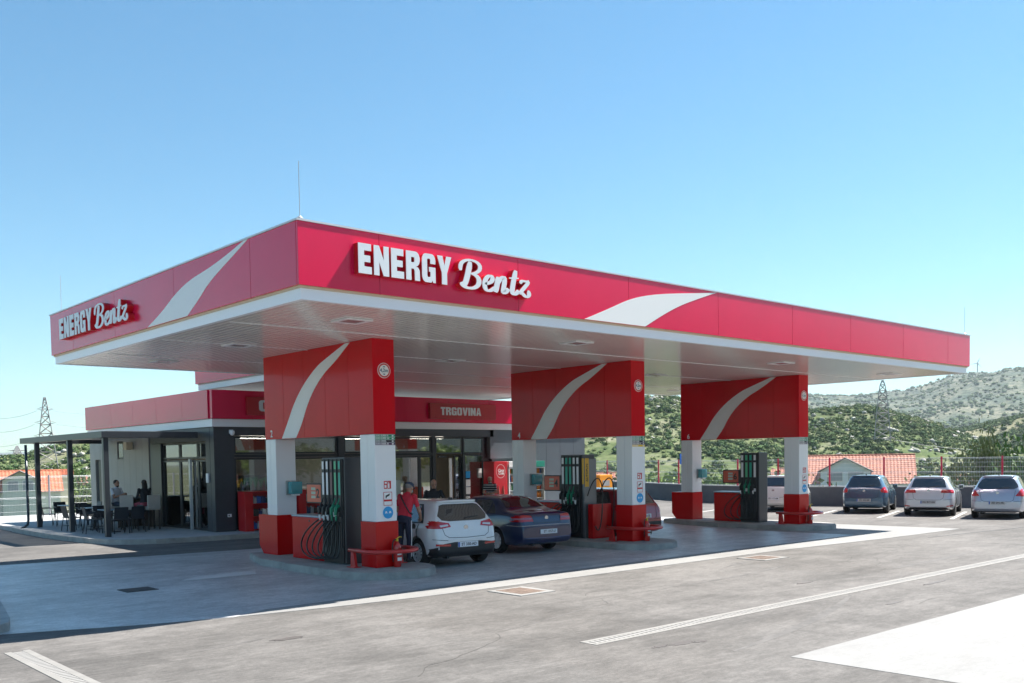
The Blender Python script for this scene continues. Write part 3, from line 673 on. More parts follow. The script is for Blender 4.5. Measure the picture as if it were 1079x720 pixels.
for x, lb in zip(XP, ('teal towel dispenser on the rear column of the nearest portal', 'teal towel dispenser on the rear column of the middle portal', 'teal towel dispenser on the rear column of the farthest portal')):
    y = YB-CD+.03; t = thing('towel_dispenser', lb, 'dispenser', (x+.40, y, 1.6), 0, 'teal towel dispensers')
    MB().bevbox(x+.28, y-.20, 1.58, x+.58, y-.03, 1.88, .03).build('cover', TEAL, t, smooth='auto'); MB().bevbox(x+.24, y-.03, 1.56, x+.5, y-.002, 1.9, .01).build('back_plate', STEEL, t)
    MB().box(x+.34, y-.17, 1.545, x+.52, y-.08, 1.579).build('paper', SIGNW, t)
# ================================================================== BUILDING
BX0, BX1, BY = 5.9, 22.7, 16.11
ZB, ZW0, ZW1, ZR0, ZR1 = .15, 3.5, 3.74, 3.75, 4.66
t = thing('station_shop', 'dark grey station shop with red roof band and white strip behind the pumps', 'shop building', (BX0, BY, ZB))
bw = MB()     # solid wall pieces of the facade (openings left free)
WT = .28
def wallseg(x0, x1, z0, z1, m_=None, yo=0): bw.box(x0, BY+yo, z0, x1, BY+WT, z1)
wallseg(BX0, 6.58, ZB, ZW0-.01)
wallseg(6.58, 14.56, 3.22, ZW0-.01)
wallseg(14.56, 17.52, 3.22, ZW0-.01)
wallseg(10.43, 10.68, ZB, 3.22)
bw.build('wall', ANTH, t)
bw = MB(); bw.box(BX0, BY+.3, ZB, BX0+.25, 16.72, ZW0-.01); bw.box(BX0, 21.2, ZB, BX0+.25, 21.42, ZW0-.01); bw.box(BX0, 16.72, 3.06, BX0+.25, 21.2, ZW0-.01)
bw.build('side_wall', ANTH, t)
bw = MB()
bw.box(17.52, BY+.12, ZB, 19.75, BY+WT, 2.36); bw.box(17.35, BY, 2.36, 19.75, BY+WT, ZW0-.01); bw.box(19.75, BY, ZB, BX1, BY+WT, ZW0-.01)
for k in range(2): pass
bw.build('grey_wall', ANTHL, t)
for xx in (20.4, 21.2, 22.0): MB().box(xx, BY-.002, ZB, xx+.012, BY+.01, ZW0-.02).build('panel_joint', FRAME, t)
# end wall right / back wall / roof
bw = MB(); bw.box(BX1-.25, BY+WT, ZB, BX1, 27.6, ZW0-.01); bw.box(BX0+.25, 27.4, ZB, BX1, 27.7, ZW0-.01); bw.build('rear_wall', ANTH, t)
MB().box(BX0+.1, BY+.1, 3.6, BX1-.1, 27.6, 4.55).build('roof', mat('roof_grey', (.09, .09, .09), .9), t)
MB().box(BX0+.3, BY+.3, 3.30, BX1-.3, 27.3, 3.45).build('ceiling', mat('ceiling_white', (.7, .7, .68), .7), t)
q = MB(); q.box(BX0+.002, BY-.06, ZW0, BX1+.02, BY+.12, ZW1); q.build('white_strip', WHITE, t)
q = MB(); q.box(BX0-.06, BY-.06, ZW0, BX0-.0, 27.72, ZW1); q.build('white_strip', WHITE, t)
js = [BX0-.08, 7.2, 9.2, 11.2, 13.2, 15.2, 17.2, 19.2, 21.2, BX1+.02]
for a, b in zip(js[:-1], js[1:]): MB().bevbox(a+.003, BY-.12, ZR0, b-.003, BY+.1, ZR1, .004).build('roof_band', RED, t)
js = [BY+.11, 18.2, 20.4, 22.6, 24.8, 27.74]
for a, b in zip(js[:-1], js[1:]): MB().bevbox(BX0-.12, a+.003, ZR0, BX0+.1, b-.003, ZR1, .004).build('roof_band', RED, t)
# beige panel cladding on the rear part of the left side
yy = 21.42
while yy < 27.6:
    y2 = min(yy+.62, 27.7)
    if 26.1 < yy+.3 < 26.9: MB().bevbox(BX0-.03, yy+.004, 2.55, BX0+.2, y2-.004, ZW0-.01, .006).build('beige_panel', BEIGEW, t)
    elif 23.7 < yy+.3 < 24.5:
        MB().bevbox(BX0-.03, yy+.004, ZB, BX0+.2, y2-.004, 2.55, .006).build('beige_panel', BEIGEW, t); MB().bevbox(BX0-.03, yy+.004, 3.22, BX0+.2, y2-.004, ZW0-.01, .006).build('beige_panel', BEIGEW, t)
        w_ = MB().bevbox(BX0+.0, yy+.05, 2.56, BX0+.05, y2-.05, 3.2, .01).build('window', FRAME, t); MB().box(BX0-.004, yy+.11, 2.62, BX0+.0, y2-.11, 3.14).build('pane', GLASS, w_)
    else: MB().bevbox(BX0-.03, yy+.004, ZB, BX0+.2, y2-.004, ZW0-.01, .006).build('beige_panel', BEIGEW, t)
    yy = y2
dd = MB().bevbox(BX0-.0, 26.15, ZB, BX0+.06, 26.72, 2.54, .01).build('side_door', BLACKP, t); MB().cyl((BX0-.03, 26.25, 1.1), (BX0-.03, 26.25, 1.3), .012, 8).build('handle', STEEL, dd)
# windows -----------------------------------------------------------
def frame_rect(mb, axis, v, a0, a1, z0, z1, w_=.06, dep=.07):
    def bx(p, q_, r, s): mb.box(p, v, r, q_, v+dep, s) if axis == 1 else mb.box(v, p, r, v+dep, q_, s)
    bx(a0, a1, z0, z0+w_); bx(a0, a1, z1-w_, z1); bx(a0, a0+w_, z0+w_, z1-w_); bx(a1-w_, a1, z0+w_, z1-w_)
def window(axis, v, a0, a1, z0, z1, name='window', par=None, w_=.06, gm=None):
    q = MB(); frame_rect(q, axis, v, a0, a1, z0, z1, w_); o = q.build(name, FRAME, par or t)
    g = MB(); g.box(a0+w_, v+.03, z0+w_, a1-w_, v+.036, z1-w_) if axis == 1 else g.box(v+.03, a0+w_, z0+w_, v+.036, a1-w_, z1-w_)
    g.build('pane', gm or CLEAR, o); return o
fy = BY+.06
window(1, fy, 6.60, 10.42, 2.62, 3.20); window(1, fy, 6.60, 8.30, ZB+.04, 2.50); window(1, fy, 8.31, 10.42, ZB+.04, 2.50)
MB().box(6.58, BY+.03, 2.505, 10.43, BY+.18, 2.615).build('transom', FRAME, t)
window(1, fy, 10.69, 14.50, 2.62, 3.20); window(1, fy, 10.69, 13.93, ZB+.04, 2.50); window(1, fy, 13.94, 14.50, ZB+.04, 2.50)
MB().box(10.68, BY+.03, 2.505, 14.56, BY+.18, 2.615).build('transom', FRAME, t)
MB().box(14.51, BY+.02, ZB, 14.66, BY+.2, 3.219).build('mullion', FRAME, t)
window(1, fy, 14.67, 16.00, 2.56, 3.20); window(1, fy, 16.02, 17.05, 2.56, 3.20); window(1, fy, 16.06, 17.05, ZB+.01, 2.54)
MB().box(15.985, BY+.03, ZB, 16.05, BY+.2, 3.2).build('mullion', FRAME, t)
window(1, fy+.10, 15.66, 15.98, ZB+.01, 2.50, 'sliding_door', w_=.05)
MB().box(15.45, BY+.19, ZB+.01, 15.56, BY+.24, 2.4).build('door_edge', WHITE, t)
MB().box(17.06, BY+.25, ZB, 17.50, BY+.31, 3.21).build('recess_panel', FRAME, t)
MB().box(14.9, BY+.16, 2.42, 15.3, BY+.24, 2.5).build('door_sensor', BLACKP, t)
# side glazing at the terrace (x = BX0)
sx = BX0+.05
for (a0, a1) in ((16.74, 17.45), (17.47, 18.9), (18.92, 20.34)):
    window(0, sx, a0, a1, 2.50, 3.04); window(0, sx, a0, a1, ZB+.01, 2.46, 'terrace_door' if a0 == 17.47 else 'window')
MB().box(BX0-.02, 20.36, ZB, BX0+.2, 21.19, 3.05).build('dark_pier', FRAME, t)
MB().box(BX0-.03, 17.9, ZB, BX0+.04, 18.02, 2.49).build('door_jamb', mat('alu_light', (.5, .52, .56), .3, .5), t)
# interior -----------------------------------------------------------
INW = mat('interior_wall', (.72, .66, .56), .8); SHELFM = mat('shelf_dark', (.10, .07, .05), .6)
iw = MB(); iw.box(BX0+.4, 22.6, ZB, BX1-.4, 22.7, 3.3); iw.box(10.5, 16.6, ZB, 10.6, 22.6, 3.3); iw.build('interior_wall', INW, t)
MB().box(BX0+.3, BY+.3, ZB-.0, BX1-.3, 27.3, ZB+.02).build('shop_floor', mat('tile_floor', (.42, .40, .37), .3, var=.06), t)
MB().bevbox(15.0, 18.2, ZB+.02, 15.9, 18.3, 2.5, .01).build('inner_door', mat('brown_door', (.18, .14, .10), .5), t)
def goods_shelf(x0, x1, y, z0, z1, rows, label, seed, shm, palette):
    s = thing('goods_shelf', label, 'shelf', (x0, y, z0))
    b = MB(); b.box(x0, y, z0, x0+.04, y+.4, z1); b.box(x1-.04, y, z0, x1, y+.4, z1); b.box(x0+.04, y+.36, z0, x1-.04, y+.4, z1); b.build('carcass', shm, s)
    r = random.Random(seed)
    for k in range(rows+1):
        zz = z0+(z1-z0-.03)*k/rows; b = MB().box(x0+.04, y+.004, zz, x1-.04, y+.36, zz+.03).build('shelf_board', shm, s)
        if k == rows: break
        for c_ in range(3):
            g = MB(); xx = x0+.06+c_*(x1-x0-.12)/3; xe = x0+.06+(c_+1)*(x1-x0-.12)/3-.02
            while xx < xe-.05:
                ww = r.uniform(.07, .16); hh = (z1-z0)/rows*r.uniform(.5, .82); g.bevbox(xx, y+.05, zz+.031, min(xx+ww, xe), y+.26, zz+.031+hh, .008); xx += ww+.015
            if g.v: g.build('goods', palette[r.randrange(len(palette))], s)
    return s
P1 = [mat('goods_%s' % n, c, .45) for n, c in (('red', (.45, .03, .03)), ('yellow', (.6, .42, .04)), ('green', (.05, .22, .06)), ('white', (.6, .6, .58)), ('blue', (.03, .08, .3)), ('brown', (.22, .11, .05)), ('black', (.03, .03, .03)), ('orange', (.6, .2, .03)))]
goods_shelf(16.35, 17.0, BY+.9, ZB+.02, 2.1, 5, 'tall dark shelf of goods behind the right shop pane', 1, SHELFM, P1)
goods_shelf(11.0, 13.6, BY+2.2, ZB+.02, 1.8, 4, 'long shelf of goods inside the middle shop window', 2, SHELFM, [P1[1], P1[2], P1[1], P1[3]])
goods_shelf(7.2, 10.0, BY+2.6, ZB+.02, 1.9, 4, 'shelf of goods inside the left shop window', 3, SHELFM, P1)
def foliage_display():
    pass
SLM = mat('fill_lamp_tube', (.9, .88, .8), .5, emit=((1, .93, .80), 9))  # glow for ceiling lamps added to brighten the dim shop interior
for k_, (lx_, ly_, lb_) in enumerate([(15.2, 17.4, 'added fill lamp on the shop ceiling just inside the sliding door'), (12.2, 17.8, 'added fill lamp on the shop ceiling behind the middle window'), (8.4, 17.8, 'added fill lamp on the shop ceiling behind the left window')]):
    sl_ = thing('fill_lamp', lb_, 'lamp', (lx_, ly_, 3.2), 0, 'added fill lamps on the shop ceiling')
    MB().bevbox(lx_-.8, ly_-.10, 3.20, lx_+.8, ly_+.10, 3.29, .01).build('housing', WHITE, sl_); MB().box(lx_-.75, ly_-.07, 3.17, lx_+.75, ly_+.07, 3.199).build('tube', SLM, sl_)
# counter behind the left window
c_ = thing('window_counter', 'brown counter standing inside the left shop window', 'counter', (6.7, BY+.25, ZB+.02))
MB().bevbox(6.68, BY+.30, ZB+.02, 8.2, BY+.9, 1.36, .01).build('body', mat('counter_brown', (.17, .11, .085), .4), c_); MB().bevbox(6.64, BY+.26, 1.362, 8.24, BY+.95, 1.41, .008).build('counter_top', mat('ctop', (.25, .22, .2), .3), c_)
rc = random.Random(4)
ORD = ['first', 'second', 'third', 'fourth', 'fifth', 'sixth', 'last']
for k in range(7):
    xx = 6.8+k*.2; tag(MB().lathe([(.045, 0), (.05, .03), (.05, .15+.08*rc.random()), (.02, .3), (.02, .33)], (xx, BY+.42, 1.411), n=12).build('bottle', P1[rc.choice([3, 6, 0, 3])], smooth='auto'), ORD[k]+' bottle from the left on the counter in the left shop window', 'bottle', 'bottles on the window counter')
# yellow promo stand in window 2
s = thing('promo_stand', 'yellow display stand seen through the middle shop window', 'display stand', (12.9, BY+.5, ZB+.02))
YEL = mat('promo_yellow', (.72, .58, .04), .5); MB().bevbox(12.6, BY+.5, ZB+.03, 13.2, BY+.8, 1.55, .02).build('body', YEL, s); MB().bevbox(12.4, BY+.45, 1.56, 13.35, BY+.85, 2.1, .02).build('header', YEL, s)
# white notice in the middle window
s = MB().box(12.1, BY+.05, .9, 13.05, BY+.058, 1.62).build('window_notice', mat('notice', (.5, .56, .52), .5)); tag(s, 'pale notice sheet stuck low on the middle shop window', 'poster'); 
MB().box(12.15, BY+.044, 1.42, 12.3, BY+.0495, 1.58).build('red_square', SIGNR, s)
for (zz, mm, nm, lb) in ((1.62, BLUE, 'blue sticker on the pane right of the shop door', 0), (1.30, SIGNW, 'white sticker below the blue one right of the shop door', 0), (1.0, SIGNW, 'lowest pale sticker right of the shop door', 0)):
    tag(MB().box(16.12, BY+.045, zz, 16.34, BY+.052, zz+.26).build('door_sticker', mm), nm, 'sticker')
tag(MB().box(16.75, BY+.045, 1.62, 16.92, BY+.052, 1.98).build('opening_hours_sheet', SIGNW), 'white sheet on the right shop pane above the striped man', 'poster')
# TRGOVINA sign
s = thing('shop_sign', 'red sign board with white TRGOVINA lettering on the shop band', 'sign', (15.9, BY-.13, 4.1))
bd = MB().bevbox(14.24, BY-.26, 3.88, 17.45, BY-.125, 4.46, .006).build('sign_board', mat('sign_board_red', (.42, .010, .02), .35, coat=.2), s)
polys, wd = word_polys('TRGOVINA', .30, .86, .12); xo = 15.70-wd/2
for ch in polys:
    q = MB(); [q.prism([(xo+a, 4.02+b) for a, b in po], 1, BY-.275, BY-.262) for po in ch]; q.build('letter', LETW, bd, fixn=True)
s = thing('cafe_sign', 'red sign board whose first white letter C shows beside the nearest portal', 'sign', (7.2, BY-.13, 4.1))
bd = MB().bevbox(6.95, BY-.24, 3.88, 10.2, BY-.125, 4.46, .006).build('sign_board', MATS['sign_board_red'], s)
cpoly = [(.92, .66), (.92, .76)]+arc(.66, .76, .26, .24, 0, 90, 6)+arc(.26, .76, .26, .24, 90, 180, 6)+arc(.26, .24, .26, .24, 180, 270, 6)+arc(.66, .24, .26, .24, 270, 360, 6)+[(.92, .40), (.57, .40), (.57, .24), (.54, .19), (.38, .19), (.35, .24), (.35, .76), (.38, .81), (.54, .81), (.57, .76), (.57, .66)]
MB().prism([(7.36+a*.40, 4.0+b*.36) for a, b in cpoly], 1, BY-.255, BY-.242).build('letter', LETW, bd, fixn=True)
# camera, outlet, card reader, lamp
s = thing('security_camera', 'small white dome camera on the dark wall under the white strip', 'camera', (6.47, BY, 3.3))
MB().box(6.42, BY-.10, 3.28, 6.52, BY-.0, 3.40).build('bracket', WHITE, s); MB().lathe([(.02, -.09), (.06, -.06), (.075, 0), (.075, .06), (.05, .075)], (6.47, BY-.13, 3.30), n=16).build('dome', WHITE, s, smooth='auto')
s = tag(MB().bevbox(6.29, BY-.03, .61, 6.42, BY-.001, .71, .006).build('wall_socket', WHITE), 'small white socket low on the dark corner wall', 'socket'); MB().box(6.31, BY-.034, .635, 6.35, BY-.0305, .685).build('socket_hole', BLACKP, s)
s = tag(MB().bevbox(BX0-.05, 16.50, 1.72, BX0-.001, 16.66, 2.02, .008).build('switch_box', WHITE), 'white box on the side wall beside the terrace door', 'switch box')
s = thing('wall_lamp', 'cream cube lamp on the beige side wall of the terrace', 'lamp', (BX0-.03, 22.9, 3.0)); MB().bevbox(BX0-.32, 22.78, 2.88, BX0-.08, 23.08, 3.16, .02).build('lamp_shade', mat('lamp_cream', (.65, .55, .40), .5), s); MB().box(BX0-.079, 22.85, 2.95, BX0-.031, 23.0, 3.1).build('bracket', STEEL, s)
# raised roof part behind the canopy
t = thing('rear_canopy_roof', 'higher red and white roof section joining the canopy to the shop', 'roof', (12.6, 15, 4.8))
X0, X1, Y0, Y1 = 6.4, 18.9, D_+.005, 18.5
q = MB(); q.box(X0, Y0, ZR, X0+.05, Y1, ZT-.05); q.box(X0+.05, Y1-.05, ZR, X1-.05, Y1, ZT-.05); q.box(X1-.05, Y0, ZR, X1, Y1, ZT-.05); q.build('fascia', RED, t)
q = MB(); q.box(X0+.07, Y0, H_, X0+.2, Y1-.07, ZR-.036); q.box(X0+.2, Y1-.2, H_, X1-.2, Y1-.07, ZR-.036); q.box(X1-.2, Y0, H_, X1-.07, Y1-.07, ZR-.036); q.build('white_trim', WHITE, t)
MB().box(X0+.06, Y0, ZR-.034, X1-.06, Y1-.06, ZR+.03).build('roof_deck', GALV, t)
q = MB(); xx = X0+.2
while xx < X1-.22: q.box(xx+.014, Y0, H_+.012, min(xx+.15, X1-.2)-.014, Y1-.2, H_+.03); xx += .15
q.build('soffit_strips', SOFFIT, t); MB().box(X0+.2, Y0, H_+.031, X1-.2, Y1-.2, H_+.06).build('soffit_reveal', GROOVE, t)
# red rack of cans in front of left window, coolers -------------------------------
goods = [mat('can_blue', (.03, .10, .35), .35), mat('can_grey', (.35, .36, .38), .35, .4), P1[6], P1[3], mat('can_navy', (.02, .04, .12), .35)]
def red_rack(x0, x1, label, seed):
    y = BY-.62; s = thing('display_rack', label, 'rack', (x0, y, ZB), 0, 'red racks of motor oil before the shop')
    b = MB(); z0 = ZB+.001; z1 = 1.38
    b.bevbox(x0, y, z0, x0+.28, y+.5, z1, .01); b.bevbox(x1-.05, y, z0, x1, y+.5, z1, .01); b.box(x0+.28, y+.46, z0, x1-.05, y+.5, z1); b.bevbox(x0, y-.005, z1, x1, y+.505, z1+.04, .01); b.build('frame', mat('rack_red', (.55, .015, .02), .3, coat=.3), s)
    r = random.Random(seed)
    for k in range(3):
        zz = z0+.03+k*.41; MB().box(x0+.281, y+.01, zz, x1-.051, y+.455, zz+.03).build('shelf_board', MATS['rack_red'], s)
        xx = x0+.32
        while xx < x1-.25:
            ww = r.choice([.13, .16, .19]); g = MB(); g.bevbox(xx, y+.06, zz+.031, xx+ww-.02, y+.26, zz+.20+.06*r.random(), .02); g.lathe([(.025, 0), (.025, .05)], (xx+ww*.35, y+.15, zz+.22), n=8); g.build('canister', goods[r.randrange(5)], s); xx += ww
    return s
red_rack(6.60, 8.1, 'red rack of motor oil left of the nearest portal column', 1)
red_rack(8.5, 10.2, 'red rack of motor oil seen behind the fuel dispenser numbered 2', 2)
s = thing('drinks_cooler', 'tall red drinks cooler with a round white script emblem', 'cooler', (17.29, BY-.6, ZB))
MB().bevbox(16.95, BY-.66, ZB+.05, 17.65, BY-.02, 2.24, .02).build('cabinet', mat('cooler_red', (.50, .012, .022), .3, coat=.4), s)
q = MB(); n = 28; q.add([(17.30+r_*math.cos(2*PI*k/n), BY-.662, 1.86+r_*1.15*math.sin(2*PI*k/n)) for r_ in (.235, .222) for k in range(n)], [(k, (k+1) % n, n+(k+1) % n, n+k) for k in range(n)]); q.build('ring', mat('soft_white', (.75, .7, .68), .5), s)
q = MB(); put_text(q, 'Coca', .15, FRONT(17.30, BY-.663, 1.89), depth=.002, bold=.004, shear=.35); put_text(q, 'Cola', .15, FRONT(17.31, BY-.663, 1.78), depth=.002, bold=.004, shear=.35); q.build('script', SIGNW, s)
for xx in (17.17, 17.42): MB().lathe([(.045, 0), (.055, .04), (.055, .18), (.045, .24), (.055, .32), (.03, .44), (.02, .5), (.022, .56)], (xx, BY-.668, .72), n=14).build('bottle_picture', mat('bottle_print', (.30, .08, .06), .3), s, smooth='auto')
MB().box(17.03, BY-.6, ZB, 17.58, BY-.1, ZB+.05).build('plinth', BLACKP, s)
def glass_cooler(x0, label, fr, col):
    s = thing('glass_cooler', label, 'cooler', (x0+.3, BY-.6, ZB)); y = BY-.68
    b = MB(); b.box(x0+.001, y+.055, ZB+.001, x0+.03, y+.62, 1.998); b.box(x0+.61, y+.055, ZB+.001, x0+.639, y+.62, 1.998); b.box(x0+.03, y+.6, ZB+.001, x0+.61, y+.619, 1.998); b.box(x0+.03, y+.05, ZB+.001, x0+.61, y+.6, ZB+.25); b.build('cabinet', fr, s)
    MB().bevbox(x0, y, 2.0, x0+.64, y+.62, 2.24, .01).build('header', col, s)
    q = MB(); frame_rect(q, 1, y+.01, x0, x0+.64, ZB+.26, 1.99, .04, .04); q.build('door', fr, s)
    r = random.Random(int(x0*9))
    for k in range(5):
        zz = ZB+.27+k*.33; g = MB()
        for c__ in range(7): g.lathe([(.03, 0), (.033, .15), (.014, .22), (.014, .25)], (x0+.08+c__*.08, y+.2, zz), n=8)
        g2 = MB().box(x0+.03, y+.06, zz-.02, x0+.61, y+.58, zz-.001).build('shelf_board', fr, s)
        for c__ in range(7): MB().lathe([(.03, 0), (.033, .15), (.014, .22), (.014, .25)], (x0+.08+c__*.08, y+.2, zz), n=8).build('bottle', P1[r.choice([0, 7, 2, 3, 4])], g2)
    return s
glass_cooler(17.72, 'white glass fronted cooler of bottles right of the red one', WHITE, SIGNW)
glass_cooler(19.02, 'glass fronted cooler with a green header behind the middle portal column', mat('cooler_silver', (.5, .54, .53), .3, .4), mat('header_green', (.015, .22, .16), .4))
# ================================================================== PERGOLA
t = thing('terrace_pergola', 'dark steel pergola with flat slatted roof over the cafe terrace', 'pergola', (4.3, 21, ZB))
PM = mat('pergola_steel', (.050, .058, .068), .35, .3)
for y in (17.1, 20.45, 24.05): MB().bevbox(2.83, y-.075, ZB, 2.98, y+.075, 3.16, .008).build('post', PM, t)
MB().bevbox(2.76, 16.95, 3.161, 2.98, 25.6, 3.36, .008).build('edge_beam', PM, t); MB().bevbox(2.985, 16.96, 3.161, BX0-.14, 17.16, 3.36, .008).build('front_beam', PM, t)
MB().bevbox(2.985, 25.4, 3.161, BX0-.14, 25.58, 3.36, .008).build('rear_beam', PM, t)
q = MB(); yy = 17.2
while yy < 25.3: q.box(2.99, yy, 3.30, BX0-.13, yy+.13, 3.375); yy += .17
q.build('roof_slats', mat('slat_sand', (.42, .40, .36), .5, .2), t)
MB().tube([(2.66, 24.5, 3.1), (2.66, 24.5, .42), (2.60, 24.4, .24), (2.42, 24.2, .16), (2.3, 24.05, .13)], .045, 10).build('downpipe', PM, t, smooth=True)
# ================================================================== FURNITURE
CHM = mat('chair_black', (.028, .032, .04), .45)
def chair(label):
    c = thing('terrace_chair', label, 'chair', (0, 0, 0), 0, 'dark stacking chairs on the terrace')
    MB().bevbox(-.23, -.22, .43, .23, .23, .455, .012).build('seat', CHM, c, rel=False)
    b = MB(); P = [(-.20, .46), (-.235, .62), (-.285, .84)]
    b.add([(p[0]+dx, y, p[1]) for dx in (0, .022) for p in P for y in (-.215, -.1, .1, .215)], [])
    o = b.v[:]; b = MB()
    fs = []
    def idx(l, i, j): return l*12+i*4+j
    for i in range(2):
        for j in range(3): fs += [(idx(0, i, j), idx(0, i+1, j), idx(0, i+1, j+1), idx(0, i, j+1)), (idx(1, i, j), idx(1, i, j+1), idx(1, i+1, j+1), idx(1, i+1, j))]
    for j in range(3): fs += [(idx(0, 0, j), idx(0, 0, j+1), idx(1, 0, j+1), idx(1, 0, j)), (idx(0, 2, j), idx(1, 2, j), idx(1, 2, j+1), idx(0, 2, j+1))]
    for i in range(2): fs += [(idx(0, i, 0), idx(1, i, 0), idx(1, i+1, 0), idx(0, i+1, 0)), (idx(0, i, 3), idx(0, i+1, 3), idx(1, i+1, 3), idx(1, i, 3))]
    b.add(o, fs); b.build('backrest', CHM, c, rel=False, fixn=True)
    for sx in (-1, 1):
        for sy in (-1, 1):
            MB().tube([(sx*.20, sy*.20, .44), (sx*.235-(.03 if sx < 0 else 0), sy*.235, 0)], .014, 8).build('leg', CHM, c, rel=False, smooth=True)
        pass
    for sy in (-1, 1):
        MB().tube([(.20, sy*.225, .44), (.19, sy*.245, .64), (.15, sy*.25, .665), (-.24, sy*.245, .67)], .013, 8).build('armrest', CHM, c, rel=False, smooth=True)
    return c
TTOP = mat('table_top_blue', (.35, .46, .55), .3, coat=.2)
def table(label):
    c = thing('terrace_table', label, 'table', (0, 0, 0), 0, 'square cafe tables on the terrace')
    MB().bevbox(-.34, -.34, .72, .34, .34, .745, .008).build('table_top', TTOP, c, rel=False)
    MB().cyl((0, 0, .02), (0, 0, .72), .032, 12).build('pedestal', BLACKP, c, rel=False, smooth='auto'); MB().bevbox(-.21, -.21, .0, .21, .21, .02, .006).build('base_plate', BLACKP, c, rel=False)
    return c
tb = [(4.0, 24.2, 'cafe table at the far left end of the terrace'), (3.85, 21.2, 'cafe table between the middle and the far pergola posts'), (3.75, 19.2, 'cafe table nearest the front pergola post'), (4.35, 22.6, 'cafe table in the middle of the rear terrace')]
T0 = None
for x, y, lb in tb:
    o = table(lb) if T0 is None else relabel(copy_tree(T0), lb); T0 = T0 or o; o.location = (x, y, ZB+.0005)
ch = [(3.25, 24.3, 0, 'dark chair at the far left end of the terrace facing its table'), (4.75, 24.1, 180, 'dark chair on the far side of the leftmost terrace table'), (3.95, 25.0, -90, 'dark chair behind the leftmost terrace table'),
      (3.1, 21.1, 5, 'dark chair beside the middle pergola post'), (3.8, 20.45, 92, 'dark chair with its back to the road right of the middle post'), (3.9, 21.95, -88, 'dark chair behind the second terrace table'), (4.6, 21.2, 178, 'dark chair right of the second terrace table'),
      (3.12, 19.1, -6, 'dark chair just left of the front pergola post'), (3.7, 18.4, 88, 'dark chair with its back to the road right of the front post'), (4.25, 18.55, 95, 'second dark chair with its back to the road right of the front post'), (4.5, 19.4, 184, 'dark chair right of the table nearest the front post'), (3.7, 19.95, -92, 'dark chair behind the table nearest the front post'),
      (4.2, 23.3, -85, 'dark chair behind the rear middle table'), (5.05, 22.6, 175, 'dark chair by the beige wall at the rear middle table')]
C0 = None
for x, y, a, lb in ch:
    o = chair(lb) if C0 is None else relabel(copy_tree(C0), lb); C0 = C0 or o; o.location = (x, y, ZB+.0005); o.rotation_euler = (0, 0, R(a))
# high table and stools by the wall
HB = mat('stool_beige', (.46, .42, .38), .7, var=.06)
s = thing('bar_table', 'dark high bar table in front of the beige terrace wall', 'table', (5.3, 21.0, ZB))
MB().bevbox(4.75, 20.55, 1.16, 5.7, 21.6, 1.20, .008).build('table_top', mat('dark_wood', (.09, .065, .055), .45), s); MB().bevbox(4.80, 21.5, ZB+.001, 5.65, 21.55, 1.159, .008).build('side_panel', MATS['dark_wood'], s); MB().bevbox(5.6, 20.6, ZB+.001, 5.66, 21.49, 1.159, .008).build('back_panel', MATS['dark_wood'], s)
def stool(label):
    c = thing('bar_stool', label, 'bar stool', (0, 0, 0), 0, 'high beige bar stools')
    MB().bevbox(-.22, -.22, .66, .22, .22, .78, .03).build('seat', HB, c, rel=False); MB().bevbox(-.24, -.22, .70, -.17, .22, 1.16, .025).build('backrest', HB, c, rel=False)
    for sx in (-1, 1):
        for sy in (-1, 1): MB().bevbox(sx*.19-.02, sy*.19-.02, 0, sx*.19+.02, sy*.19+.02, .66, .004).build('leg', BLACKP, c, rel=False)
    MB().box(-.17, -.2, .25, .17, -.18, .28).box(-.17, .18, .25, .17, .2, .28).build('footrest', BLACKP, c, rel=False); return c
s0 = stool('high beige stool turned away on the right, under the seated woman'); s0.location = (5.1, 19.35, ZB+.0005); s0.rotation_euler = (0, 0, R(95))
s1 = relabel(copy_tree(s0), 'high beige stool with its back to the road between the seated pair'); s1.location = (4.62, 20.15, ZB+.0005); s1.rotation_euler = (0, 0, R(60))
s2 = relabel(copy_tree(s0), 'high beige stool on the left, under the seated man'); s2.location = (4.45, 20.95, ZB+.0005); s2.rotation_euler = (0, 0, R(0))
# ================================================================== BOUNDARY WALL + FENCE
WALLM = mat('low_wall_grey', (.105, .115, .125), .8, var=.15, vs=1.5, bump=.2, bs=20)
t = thing('boundary_wall', 'low dark grey wall behind the parked cars', 'wall', (32, 8, 0))
pts = [(36.2, -3.5), (31.25, 12), (32.0, 17), (38.9, 32.4)]
def strip(mb, P, w_, z0, z1):
    P = [Vector((a, b, 0)) for a, b in P]
    for a, b in zip(P[:-1], P[1:]):
        d = (b-a).normalized(); n_ = Vector((-d.y, d.x, 0))*w_/2
        mb.prism([(a+n_).xy[:], (b+n_).xy[:], (b-n_).xy[:], (a-n_).xy[:]], 2, z0, z1)
q = MB(); strip(q, pts, .25, -.4, .83); q.build('wall_body', WALLM, t)
q = MB(); strip(q, pts, .31, .831, .88); q.build('coping', mat('coping_grey', (.24, .25, .26), .7), t)
FPM = mat('fence_post_red', (.60, .02, .07), .4); WIRE = mat('fence_wire', (.62, .63, .65), .4, .3)
